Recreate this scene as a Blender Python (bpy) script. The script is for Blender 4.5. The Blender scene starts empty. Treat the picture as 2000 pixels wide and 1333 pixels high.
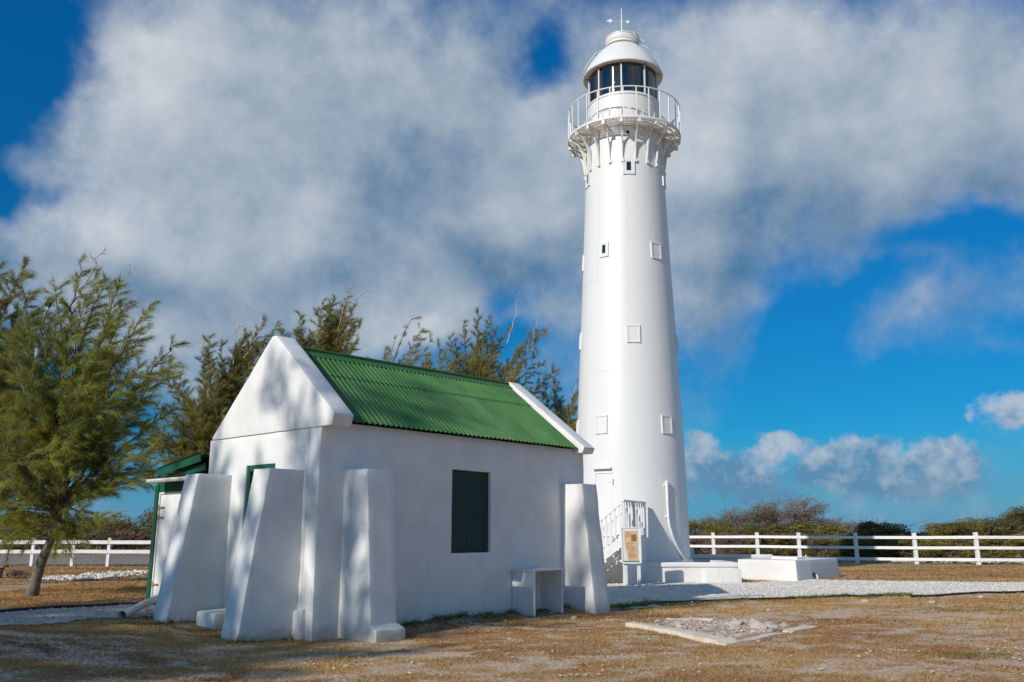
import bpy, bmesh, math, random
import numpy as np
from mathutils import Vector, Matrix, noise as mnoise
R = math.radians
random.seed(7)
SC = bpy.context.scene
COL = SC.collection

# ------------------------------------------------------------------ camera, sky, sun, exposure
cam_data = bpy.data.cameras.new('camera')
cam = bpy.data.objects.new('camera', cam_data); COL.objects.link(cam)
cam_data.sensor_width = 36.0
cam_data.lens = 36.0 * 1700 / 2000
cam_data.clip_start = 0.1; cam_data.clip_end = 40000
cam.location = (0, 0, 1.6)
cam.rotation_euler = (R(90 + 12.39), 0, 0)
SC.camera = cam
SC.view_settings.view_transform = 'Standard'
SC.view_settings.look = 'None'
SC.view_settings.exposure = 0.15
SC.view_settings.gamma = 1.0
SC.view_settings.use_curve_mapping = False

WALL_AZ = 41.04                     # compass bearing (from +Y towards +X) of the store house's long wall
SUN_AZ, SUN_EL = 220.3, 29.0        # bearing the light comes from
sun_dir = Vector((math.sin(R(SUN_AZ)) * math.cos(R(SUN_EL)), math.cos(R(SUN_AZ)) * math.cos(R(SUN_EL)), math.sin(R(SUN_EL))))
sd = bpy.data.lights.new('sun', 'SUN'); sd.energy = 3.5; sd.angle = R(0.55); sd.color = (1.0, 0.945, 0.86)
so = bpy.data.objects.new('sun', sd); COL.objects.link(so)
so.rotation_euler = sun_dir.to_track_quat('Z', 'Y').to_euler()
so.location = sun_dir * 60

world = bpy.data.worlds.new('World'); SC.world = world; world.use_nodes = True
W = world.node_tree; W.nodes.clear()
SKY_STRENGTH = 0.09

class N:
    """tiny wrapper that makes node trees readable"""
    def __init__(s, tree): s.t = tree
    def new(s, typ, **kw):
        n = s.t.nodes.new(typ)
        for k, v in kw.items():
            setattr(n, k, v)
        return n
    def link(s, a, b): s.t.links.new(a, b)
    def setin(s, sock, v):
        if hasattr(v, 'is_output') or isinstance(v, bpy.types.NodeSocket): s.t.links.new(v, sock)
        else: sock.default_value = v
    def math(s, op, a, b=0.0, c=None, clamp=False):
        n = s.new('ShaderNodeMath', operation=op, use_clamp=clamp)
        s.setin(n.inputs[0], a)
        if n.inputs[1].enabled: s.setin(n.inputs[1], b)
        if c is not None: s.setin(n.inputs[2], c)
        return n.outputs[0]
    def vmath(s, op, a, b=None):
        n = s.new('ShaderNodeVectorMath', operation=op)
        s.setin(n.inputs[0], a)
        if b is not None:
            if op == 'SCALE': s.setin(n.inputs[3], b)
            else: s.setin(n.inputs[1], b)
        return n.outputs[1] if op in ('LENGTH', 'DISTANCE', 'DOT_PRODUCT') else n.outputs[0]
    def noise(s, vec, scale, detail=4.0, rough=0.55, out=0, dist=0.0):
        n = s.new('ShaderNodeTexNoise')
        if vec is not None: s.link(vec, n.inputs['Vector'])
        n.inputs['Scale'].default_value = scale; n.inputs['Detail'].default_value = detail
        n.inputs['Roughness'].default_value = rough; n.inputs['Distortion'].default_value = dist
        return n.outputs[out]
    def maprange(s, v, a, b, c=0.0, d=1.0, smooth=True):
        n = s.new('ShaderNodeMapRange', interpolation_type='SMOOTHSTEP' if smooth else 'LINEAR')
        s.setin(n.inputs[0], v)
        for i, x in enumerate((a, b, c, d)): s.setin(n.inputs[i + 1], x)
        return n.outputs[0]
    def mix(s, f, a, b, mode='MIX'):
        n = s.new('ShaderNodeMix', data_type='RGBA', blend_type=mode)
        s.setin(n.inputs[0], f)
        for sock, v in ((n.inputs[6], a), (n.inputs[7], b)):
            if isinstance(v, (tuple, list)): sock.default_value = (v[0], v[1], v[2], 1)
            else: s.link(v, sock)
        return n.outputs[2]
    def mapping(s, vec, loc=(0, 0, 0), rot=(0, 0, 0), scale=(1, 1, 1), typ='TEXTURE'):
        n = s.new('ShaderNodeMapping', vector_type=typ)
        s.link(vec, n.inputs[0])
        n.inputs[1].default_value = loc; n.inputs[2].default_value = rot; n.inputs[3].default_value = scale
        return n.outputs[0]

w = N(W)
nishita = w.new('ShaderNodeTexSky', sky_type='NISHITA')
nishita.sun_disc = False
nishita.sun_elevation = R(SUN_EL); nishita.sun_rotation = R(SUN_AZ)
nishita.air_density = 1.0; nishita.dust_density = 0.3; nishita.ozone_density = 2.0
geo = w.new('ShaderNodeTexCoord').outputs['Generated']
sep = w.new('ShaderNodeSeparateXYZ'); w.link(geo, sep.inputs[0])
az = w.math('MULTIPLY', w.math('ARCTAN2', sep.outputs[0], sep.outputs[1]), 180 / math.pi)
el = w.math('MULTIPLY', w.math('ARCSINE', sep.outputs[2]), 180 / math.pi)
# clouds stand at (azimuth, elevation) in degrees; each is a soft patch whose rim a noise field tears up
ae = w.new('ShaderNodeCombineXYZ'); w.link(az, ae.inputs[0]); w.link(el, ae.inputs[1]); ae = ae.outputs[0]
n1 = w.noise(geo, 3.2, 5, 0.55, 1)
n1 = w.vmath('SUBTRACT', n1, (0.5, 0.5, 0.5))
warp = w.vmath('ADD', ae, w.vmath('MULTIPLY', n1, (17.0, 14.0, 0.0)))
n1b = w.vmath('SUBTRACT', w.noise(geo, 22.0, 4, 0.6, 1), (0.5, 0.5, 0.5))
warpB = w.vmath('ADD', ae, w.vmath('MULTIPLY', n1b, (3.6, 2.6, 0.0)))

def patches(vec, lst, inner=0.0):
    acc = None
    for (a, e, sx, sy, rot, wt) in lst:
        d = w.vmath('LENGTH', w.mapping(vec, (a, e, 0), (0, 0, R(rot)), (sx, sy, 1)))
        v = w.math('MULTIPLY', w.maprange(d, 1.0, inner), wt)
        acc = v if acc is None else w.math('ADD', acc, v)
    return acc

BIG = [(-16.8, 23.6, 21.0, 14.5, 0, 1.15), (-1.8, 26.8, 13.5, 10.5, 0, .9), (17.8, 23.6, 19.5, 12.4, 0, 1.15), (31.3, 22.5, 10.5, 8.5, 0, .7),
       (0.0, 18.6, 15, 7.0, 0, .75), (-24.4, 12.8, 14, 7.0, 0, .8), (-8.3, 14.5, 9.9, 5.0, 0, .75), (13.7, 14.2, 4.0, 4.5, 20, .5),
       (26.9, 11.9, 6.6, 2.9, 20, .5), (2.8, 13.3, 5.5, 3.0, 0, .45), (8.7, 15.8, 5.5, 5.3, 0, .5),
       (-33.5, 26.5, 7.2, 7.4, 0, -1.6), (-31.8, 18.4, 4.6, 4.2, 0, -.75), (2.6, 30.0, 4.2, 4.0, 10, -.80), (-2.1, 14.6, 3.1, 2.0, 0, -.4),
       (20.5, 11.8, 10, 4.75, 0, -.6), (29.1, 16.7, 7.5, 2.1, 0, -.5), (22.5, 7.3, 14.5, 3.1, 0, -.7), (-20.5, 4.3, 5.9, 3.7, 0, -.6), (-3.4, 11.9, 6.9, 2.0, 0, -.5),
       (70, 30, 30, 18, 0, .9), (-80, 30, 34, 20, 0, .9), (150, 35, 40, 18, 0, .9), (-150, 28, 34, 14, 0, .9), (0, 62, 60, 22, 0, .8)]
LOW = [(12.4, 4.95, 2.6, 2.1, 0, 1), (14.1, 3.6, 4.6, 1.9, 0, .85), (17.1, 5.4, 2.8, 1.3, 0, 1), (21.7, 4.4, 3.5, 2.1, 0, 1.1), (26.7, 4.2, 2.9, 1.9, 0, 1.1),
       (24.1, 2.7, 7.2, 1.5, 0, .8), (30.2, 6.6, 3.2, 1.7, 0, 1.1), (14.6, 2.4, 6.6, 1.2, 0, .6), (19.3, 3.4, 2.1, 1.3, 0, .7), (32.5, 3.0, 2.4, .9, 0, .6), (21, 3.7, 14, 2.6, 0, .48),
       (-34, 4, 6, 2, 0, .9), (45, 4.5, 7, 2.2, 0, 1), (62, 4, 8, 2, 0, 1), (85, 5, 8, 2.5, 0, 1), (-60, 4, 9, 2, 0, 1), (-95, 5, 9, 2.4, 0, 1),
       (120, 4.5, 9, 2.2, 0, 1), (160, 4.5, 9, 2.2, 0, 1), (-130, 4.5, 9, 2.2, 0, 1), (-165, 4.5, 9, 2.2, 0, 1)]
TONE = [(-25.6, 27.7, 8.5, 7.0, 0, .35), (-26.0, 18, 7.0, 5.2, 0, .5), (-5.5, 28.9, 9.5, 6.2, 0, .15), (17.3, 29.4, 11.3, 5.3, 0, .35), (-15.4, 20.6, 7.4, 6.4, 0, .15),
        (-7.0, 17.0, 3.3, 2.2, 0, .25), (11.7, 23.2, 4.5, 5.0, 0, .3), (-6.8, 22.0, 8.5, 7.0, 0, -.45), (-2.4, 16.4, 11.5, 3.6, 0, -.6), (19.1, 17.6, 14.5, 4.0, 0, -.58),
        (-13.1, 16.0, 6.2, 3.0, 0, -.4), (-21.5, 13.4, 8, 2.6, 0, -.35), (0, 32.0, 6, 3.8, 0, -.35), (29, 20.3, 6, 3.8, 0, -.5), (3.6, 22.9, 4.3, 6.5, 0, -.15), (-8, 12.8, 2.6, 1.6, 0, .5), (26.9, 11.9, 8, 4, 0, -.15), (13.7, 14.2, 5, 5, 0, -.35), (-3.2, 26.0, 5.5, 6.5, 0, -.35)]
f2 = w.math('SUBTRACT', w.noise(geo, 5.0, 7, 0.6), 0.5)
f3 = w.math('SUBTRACT', w.noise(geo, 15.0, 6, 0.62), 0.5)
pos = w.math('MINIMUM', patches(warp, [b for b in BIG if b[5] > 0]), 0.80)
dens = w.math('ADD', pos, patches(warp, [b for b in BIG if b[5] < 0]))
f4 = w.math('SUBTRACT', w.noise(geo, 42.0, 6, 0.65), 0.5)
dens = w.math('ADD', dens, w.math('MULTIPLY', f2, 0.95))
dens = w.math('ADD', dens, w.math('MULTIPLY', f3, 0.48))
dens = w.math('ADD', dens, w.math('MULTIPLY', f4, 0.24))
coverA = w.maprange(dens, -0.16, 0.72)
pB = patches(warpB, LOW)
densB = w.math('ADD', pB, w.math('MULTIPLY', w.maprange(pB, 0.0, 0.35), w.math('MULTIPLY', w.math('SUBTRACT', w.noise(geo, 34.0, 6, 0.6), 0.5), 1.6)))
coverB = w.maprange(densB, 0.12, 0.78)
# tone of the big cloud: thin rims let the blue through, thick bases are slate
lit = w.math('SUBTRACT', w.noise(geo, 7.5, 6, 0.6), w.noise(w.vmath('ADD', geo, (-0.035, 0.0, 0.035)), 7.5, 6, 0.6))
tone = w.math('ADD', patches(warp, TONE), w.math('MULTIPLY', f2, 0.52))
tone = w.math('ADD', tone, w.math('MULTIPLY', f3, 0.36))
tone = w.math('ADD', tone, w.math('MULTIPLY', f4, 0.14))
tone = w.math('ADD', tone, w.math('MULTIPLY', lit, 1.1))
tone = w.maprange(tone, -0.75, 0.62, 0.0, 1.0, False)
colA = w.mix(tone, (0.85, 1.95, 3.3), (6.2, 6.6, 7.0))
# low cumulus: lit crowns on the sunward side, blue-grey bases
lightB = w.math('SUBTRACT', w.noise(w.vmath('ADD', geo, (-0.012, 0.0, 0.012)), 22.0, 5, 0.6), w.noise(geo, 22.0, 5, 0.6))
toneB = w.math('ADD', w.math('MULTIPLY', lightB, -3.2), w.maprange(el, 2.4, 6.6, -0.10, 0.95, False))
toneB = w.math('ADD', toneB, w.math('MULTIPLY', f3, 0.9))
colB = w.mix(w.maprange(toneB, 0.0, 1.0, 0.0, 1.0, False), (1.15, 2.45, 4.1), (5.2, 5.5, 6.2))
deep = w.mix(w.maprange(el, 8.0, 32.0, 0.0, 1.0, False), (0.035, 0.46, 0.77), (0.015, 0.62, 1.12))
blue = w.mix(1.0, nishita.outputs[0], deep, 'MULTIPLY')
blue = w.mix(w.math('MULTIPLY', w.maprange(el, 7.5, -0.5), 0.85), blue, (1.15, 2.95, 4.9))
c = w.mix(w.math('MULTIPLY', coverB, 0.80), blue, colB)
c = w.mix(w.math('MULTIPLY', coverA, 0.94), c, colA)
bg = w.new('ShaderNodeBackground'); w.link(c, bg.inputs[0]); bg.inputs[1].default_value = SKY_STRENGTH
wo = w.new('ShaderNodeOutputWorld'); w.link(bg.outputs[0], wo.inputs[0])
world.cycles.sampling_method = 'MANUAL'; world.cycles.sample_map_resolution = 512

# ------------------------------------------------------------------ materials
def material(name, col, rough=0.8, metal=0.0, spec=0.3, var=None, var_scale=3.0, var_amt=0.5, bump=None, bump_scale=30.0, bump_dist=0.01,
             trans=0.0, attr=None, attr_col=None, streaks=None, coat=0.0, splash=None):
    m = bpy.data.materials.new(name); m.use_nodes = True
    t = m.node_tree; t.nodes.clear(); n = N(t)
    out = n.new('ShaderNodeOutputMaterial'); b = n.new('ShaderNodeBsdfPrincipled')
    b.inputs['Roughness'].default_value = rough; b.inputs['Metallic'].default_value = metal
    b.inputs['Specular IOR Level'].default_value = spec; b.inputs['Coat Weight'].default_value = coat
    tc = n.new('ShaderNodeTexCoord').outputs['Object']
    c = None
    base = n.new('ShaderNodeRGB'); base.outputs[0].default_value = (*col, 1); c = base.outputs[0]
    if attr is not None:
        a = n.new('ShaderNodeAttribute', attribute_name=attr)
        c = n.mix(a.outputs['Fac'], c, attr_col)
    if var is not None:
        f = n.maprange(n.noise(tc, var_scale, 6, 0.62), 0.38, 0.68)
        c = n.mix(n.math('MULTIPLY', f, var_amt), c, var)
    if streaks is not None:           # grime runs down the surface
        scol, sx, sz, amt = streaks
        mp = n.mapping(tc, scale=(sx, sx, sz), typ='POINT')
        f = n.maprange(n.noise(mp, 1.0, 6, 0.65), 0.55, 0.8)
        c = n.mix(n.math('MULTIPLY', f, amt), c, scol)
    if splash is not None:            # soil splashed up from the ground, blotchy, with a ragged upper rim
        scol, zt_, amt = splash
        zc = n.new('ShaderNodeSeparateXYZ'); n.link(tc, zc.inputs[0])
        hgt = n.math('ADD', zc.outputs[2], n.math('MULTIPLY', n.math('SUBTRACT', n.noise(tc, 5.0, 6, 0.7), 0.5), zt_ * 2.2))
        c = n.mix(n.math('MULTIPLY', n.maprange(hgt, zt_, zt_ * .15), amt), c, scol)
        pit = n.maprange(n.noise(n.vmath('ADD', tc, (3, 8, 1)), 38, 3, 0.6), 0.70, 0.76)
        c = n.mix(n.math('MULTIPLY', pit, 0.35), c, (0.30, 0.27, 0.23))
    n.link(c, b.inputs['Base Color'])
    if bump:
        bn = n.new('ShaderNodeBump'); bn.inputs['Strength'].default_value = bump; bn.inputs['Distance'].default_value = bump_dist
        n.link(n.noise(tc, bump_scale, 6, 0.6), bn.inputs['Height']); n.link(bn.outputs[0], b.inputs['Normal'])
    if trans > 0:
        tr = n.new('ShaderNodeBsdfTranslucent'); n.link(c, tr.inputs[0])
        mx = n.new('ShaderNodeMixShader'); mx.inputs[0].default_value = trans
        n.link(b.outputs[0], mx.inputs[1]); n.link(tr.outputs[0], mx.inputs[2]); n.link(mx.outputs[0], out.inputs[0])
    else: n.link(b.outputs[0], out.inputs[0])
    return m

M = {}
M['plaster'] = material('lime washed plaster', (0.78, 0.77, 0.745), 0.9, spec=0.15, var=(0.60, 0.59, 0.56), var_scale=1.6, var_amt=0.4, bump=0.6, bump_scale=26, bump_dist=0.012, streaks=((0.47, 0.44, 0.40), 3.5, 0.5, 0.38), splash=((0.45, 0.36, 0.27), 0.26, 0.6))
M['plinth'] = material('whitewashed masonry', (0.74, 0.73, 0.705), 0.85, spec=0.2, var=(0.62, 0.61, 0.58), var_scale=1.2, var_amt=0.45, bump=0.35, bump_scale=12, bump_dist=0.012, streaks=((0.45, 0.43, 0.40), 3.0, 0.7, 0.3), splash=((0.48, 0.42, 0.34), 0.16, 0.5))
M['iron'] = material('white painted iron', (0.735, 0.73, 0.71), 0.38, spec=0.5, var=(0.72, 0.715, 0.69), var_scale=0.8, var_amt=0.35, bump=0.08, bump_scale=4, bump_dist=0.01, streaks=((0.55, 0.47, 0.38), 4.0, 0.35, 0.16))
M['ironwork'] = material('weathered white ironwork', (0.76, 0.745, 0.70), 0.5, spec=0.4, var=(0.50, 0.40, 0.30), var_scale=5, var_amt=0.3)
M['rail'] = material('white painted rail', (0.80, 0.80, 0.78), 0.5, spec=0.4, var=(0.62, 0.60, 0.56), var_scale=4, var_amt=0.35)
M['rust'] = material('rusty iron', (0.34, 0.14, 0.05), 0.85, spec=0.2, var=(0.55, 0.33, 0.14), var_scale=30, var_amt=0.7)
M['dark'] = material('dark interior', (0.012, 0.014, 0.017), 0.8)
M['seam'] = material('dull seam putty', (0.70, 0.685, 0.64), 0.8)
M['roof_green'] = material('green painted corrugated sheet', (0.051, 0.165, 0.037), 0.55, spec=0.35, var=(0.085, 0.225, 0.07), var_scale=2.2, var_amt=0.6, streaks=((0.10, 0.20, 0.09), 9, 1.2, 0.3))
rt = M['roof_green'].node_tree; rn = N(rt); bs = [x for x in rt.nodes if x.type == 'BSDF_PRINCIPLED'][0]
src = bs.inputs['Base Color'].links[0].from_socket
hs = rn.new('ShaderNodeHueSaturation'); rn.link(src, hs.inputs['Color']); rnd = rn.new('ShaderNodeObjectInfo').outputs['Random']
rn.link(rn.maprange(rnd, 0, 1, 0.82, 1.14, False), hs.inputs['Value']); rn.link(rn.maprange(rn.math('FRACT', rn.math('MULTIPLY', rnd, 7.3)), 0, 1, 0.86, 1.0, False), hs.inputs['Saturation'])
rn.link(hs.outputs[0], bs.inputs['Base Color'])
M['ridge_green'] = material('green painted ridge flashing', (0.035, 0.145, 0.035), 0.5, spec=0.4, var=(0.06, 0.17, 0.05), var_scale=4, var_amt=0.5)
M['trim_green'] = material('dark green gloss paint', (0.006, 0.085, 0.045), 0.5, spec=0.4, var=(0.02, 0.10, 0.06), var_scale=6, var_amt=0.5)
M['shutter'] = material('dark green shutter boards', (0.012, 0.042, 0.032), 0.6, spec=0.3, var=(0.02, 0.055, 0.045), var_scale=9, var_amt=0.6, streaks=((0.03, 0.065, 0.055), 30, 1.2, 0.5))
M['white_board'] = material('white painted boards', (0.78, 0.78, 0.76), 0.65, spec=0.3, var=(0.60, 0.58, 0.55), var_scale=5, var_amt=0.4, streaks=((0.42, 0.40, 0.38), 14, 1.0, 0.35))
M['gutter'] = material('off white gutter', (0.72, 0.69, 0.62), 0.5, spec=0.35, var=(0.50, 0.46, 0.38), var_scale=6, var_amt=0.5)
M['timber'] = material('bare timber', (0.30, 0.19, 0.11), 0.85, var=(0.18, 0.11, 0.06), var_scale=8, var_amt=0.6)
M['pvc'] = material('grey white plastic pipe', (0.70, 0.71, 0.71), 0.45, spec=0.4, var=(0.5, 0.48, 0.45), var_scale=9, var_amt=0.4)
M['asphalt'] = material('worn asphalt', (0.24, 0.225, 0.21), 0.95, var=(0.17, 0.16, 0.15), var_scale=1.4, var_amt=0.6, bump=0.5, bump_scale=60, bump_dist=0.01)
M['bark'] = material('grey casuarina bark', (0.20, 0.165, 0.135), 0.95, var=(0.095, 0.075, 0.06), var_scale=7, var_amt=0.8, bump=0.9, bump_scale=22, bump_dist=0.03, streaks=((0.30, 0.27, 0.23), 14, 2.0, 0.5))
M['twig'] = material('dry grey twigs', (0.19, 0.155, 0.13), 0.95, var=(0.11, 0.085, 0.07), var_scale=6, var_amt=0.6)
M['dead'] = material('bleached dead twigs', (0.42, 0.38, 0.34), 0.95)
M['needle_near'] = material('yellow green casuarina needles', (0.42, 0.41, 0.075), 0.6, spec=0.25, trans=0.45, attr='tint', attr_col=(0.17, 0.20, 0.05))
M['needle_far'] = material('olive casuarina needles', (0.40, 0.34, 0.085), 0.6, spec=0.25, trans=0.45, attr='tint', attr_col=(0.16, 0.17, 0.055))
M['scrub'] = material('olive scrub leaves', (0.25, 0.205, 0.06), 0.65, spec=0.2, trans=0.3, attr='tint', attr_col=(0.11, 0.095, 0.04))
M['scrub_yellow'] = material('yellow green scrub leaves', (0.31, 0.255, 0.055), 0.65, spec=0.2, trans=0.3, attr='tint', attr_col=(0.13, 0.105, 0.04))
M['scrub_brown'] = material('brown leafless scrub', (0.33, 0.22, 0.16), 0.8, spec=0.15, trans=0.15, attr='tint', attr_col=(0.15, 0.115, 0.075))
M['cactus'] = material('pale green prickly pear', (0.16, 0.20, 0.06), 0.6, var=(0.24, 0.24, 0.09), var_scale=8, var_amt=0.6)
M['blade'] = material('dry grass blades', (0.62, 0.405, 0.16), 0.8, spec=0.15, trans=0.3, attr='tint', attr_col=(0.35, 0.155, 0.070))
M['blade_green'] = material('green grass blades', (0.10, 0.15, 0.03), 0.7, spec=0.2, trans=0.3, attr='tint', attr_col=(0.22, 0.19, 0.05))
M['gravel'] = material('white coral gravel', (0.80, 0.74, 0.645), 0.95, var=(0.58, 0.52, 0.44), var_scale=10, var_amt=0.6, attr='tint', attr_col=(0.52, 0.49, 0.44))
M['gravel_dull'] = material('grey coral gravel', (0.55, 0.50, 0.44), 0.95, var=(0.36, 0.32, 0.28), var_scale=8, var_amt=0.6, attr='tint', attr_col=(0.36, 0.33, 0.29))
M['gravel_bed'] = material('bed of the gravel path', (0.80, 0.74, 0.65), 0.98, var=(0.50, 0.46, 0.40), var_scale=16, var_amt=0.55, bump=1.0, bump_scale=40, bump_dist=0.03)
M['stone'] = material('pale limestone', (0.56, 0.49, 0.41), 0.95, var=(0.36, 0.29, 0.23), var_scale=7, var_amt=0.6, bump=0.6, bump_scale=25, bump_dist=0.02)
M['rubble'] = material('dirty rubble', (0.30, 0.25, 0.21), 0.95, var=(0.14, 0.11, 0.09), var_scale=9, var_amt=0.7)
M['kerb_old'] = material('old pale concrete', (0.72, 0.63, 0.53), 0.95, var=(0.50, 0.38, 0.28), var_scale=3.5, var_amt=0.6, bump=0.8, bump_scale=20, bump_dist=0.02)
M['sandy'] = material('pinkish sand with dry moss', (0.60, 0.46, 0.36), 0.98, var=(0.30, 0.16, 0.08), var_scale=4.2, var_amt=0.85, bump=0.8, bump_scale=25, bump_dist=0.02)
M['edging'] = material('black edging strip', (0.016, 0.016, 0.017), 0.6)
M['water'] = material('deep blue sea', (0.012, 0.075, 0.16), 0.35, spec=0.3, bump=0.4, bump_scale=0.3, bump_dist=0.4)
M['lens'] = material('glass lens drum', (0.10, 0.16, 0.17), 0.12, spec=0.9)

# glass of the lantern: dark tinted, mirror-like
gm = bpy.data.materials.new('tinted lantern glass'); gm.use_nodes = True; gt = gm.node_tree; gt.nodes.clear(); g = N(gt)
go = g.new('ShaderNodeOutputMaterial'); gtr = g.new('ShaderNodeBsdfTransparent'); gtr.inputs[0].default_value = (0.45, 0.62, 0.64, 1)
ggl = g.new('ShaderNodeBsdfGlossy'); ggl.inputs['Roughness'].default_value = 0.03
gf = g.new('ShaderNodeFresnel'); gf.inputs[0].default_value = 1.5
gx = g.new('ShaderNodeMixShader'); g.link(g.math('ADD', gf.outputs[0], 0.10), gx.inputs[0]); g.link(gtr.outputs[0], gx.inputs[1]); g.link(ggl.outputs[0], gx.inputs[2])
g.link(gx.outputs[0], go.inputs[0]); M['glass'] = gm

# ground colour: bare sand, brown and ochre turf, a few green tufts; "cover" is how much turf grows there
def ground_material():
    m = bpy.data.materials.new('sandy turf'); m.use_nodes = True
    t = m.node_tree; t.nodes.clear(); n = N(t)
    out = n.new('ShaderNodeOutputMaterial'); b = n.new('ShaderNodeBsdfPrincipled'); b.inputs['Roughness'].default_value = 1.0
    b.inputs['Specular IOR Level'].default_value = 0.1
    tc = n.new('ShaderNodeTexCoord').outputs['Object']
    cov = n.new('ShaderNodeAttribute', attribute_name='cover').outputs['Fac']
    fine = n.noise(tc, 19, 6, 0.72); mid = n.noise(tc, 1.3, 5, 0.6); broad = n.noise(tc, 0.22, 4, 0.5)
    sand = n.mix(n.maprange(n.noise(tc, 22, 5, 0.7), 0.38, 0.62), (0.82, 0.67, 0.53), (0.52, 0.34, 0.22))
    turf = n.mix(n.maprange(mid, 0.35, 0.65), (0.29, 0.138, 0.060), (0.42, 0.255, 0.090))
    turf = n.mix(n.maprange(fine, 0.40, 0.62), turf, (0.50, 0.335, 0.145))
    turf = n.mix(n.math('MULTIPLY', n.maprange(broad, 0.45, 0.62), 0.6), turf, (0.25, 0.12, 0.055))
    turf = n.mix(n.math('MULTIPLY', n.maprange(n.noise(n.vmath('ADD', tc, (7, 3, 0)), 0.9, 5, 0.65), 0.60, 0.70), 0.55), turf, (0.115, 0.125, 0.035))
    f = n.maprange(n.math('ADD', cov, n.math('MULTIPLY', n.math('SUBTRACT', fine, 0.5), 3.0)), 0.40, 0.58)
    c = n.mix(f, sand, turf)
    n.link(c, b.inputs['Base Color'])
    bn = n.new('ShaderNodeBump'); bn.inputs['Strength'].default_value = 0.9; bn.inputs['Distance'].default_value = 0.04
    n.link(n.math('ADD', n.noise(tc, 38, 5, 0.7), n.math('MULTIPLY', mid, 1.5)), bn.inputs['Height']); n.link(bn.outputs[0], b.inputs['Normal'])
    n.link(b.outputs[0], out.inputs[0]); return m
M['ground'] = ground_material()

# ------------------------------------------------------------------ geometry helpers
def finish(o, parent=None, kind=None, label=None, cat=None, group=None):
    if parent is not None: o.parent = parent
    if kind: o['kind'] = kind
    if label: o['label'] = label
    if cat: o['category'] = cat
    if group: o['group'] = group
    return o

def mesh_obj(name, V, F, mat, parent=None, smooth=False, **kw):
    me = bpy.data.meshes.new(name)
    me.from_pydata([tuple(map(float, v)) for v in V], [], [tuple(f) for f in F]); me.update()
    if mat is not None: me.materials.append(mat)
    if smooth: me.polygons.foreach_set('use_smooth', [True] * len(me.polygons))
    o = bpy.data.objects.new(name, me); COL.objects.link(o)
    return finish(o, parent, **kw)

def tri_obj(name, V, mat, parent=None, tint=None, per=3, **kw):
    """V: (n*per, 3) loose triangles (per=3) or quads (per=4)"""
    V = np.asarray(V, dtype=np.float32).reshape(-1, 3); nf = len(V) // per
    me = bpy.data.meshes.new(name)
    me.vertices.add(len(V)); me.vertices.foreach_set('co', V.ravel())
    me.loops.add(len(V)); me.loops.foreach_set('vertex_index', np.arange(len(V), dtype=np.int32))
    me.polygons.add(nf); me.polygons.foreach_set('loop_start', np.arange(0, len(V), per, dtype=np.int32))
    me.update(calc_edges=True)
    if tint is not None:
        a = me.attributes.new('tint', 'FLOAT', 'FACE'); a.data.foreach_set('value', np.asarray(tint, dtype=np.float32))
    me.materials.append(mat)
    o = bpy.data.objects.new(name, me); COL.objects.link(o)
    return finish(o, parent, **kw)

def empty(name, loc=(0, 0, 0), rotz=0.0, label=None, cat=None, group=None, parent=None):
    o = bpy.data.objects.new(name, None); COL.objects.link(o); o.location = loc; o.rotation_euler = (0, 0, rotz)
    o.empty_display_size = 0.3
    return finish(o, parent, label=label, cat=cat, group=group)

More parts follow.
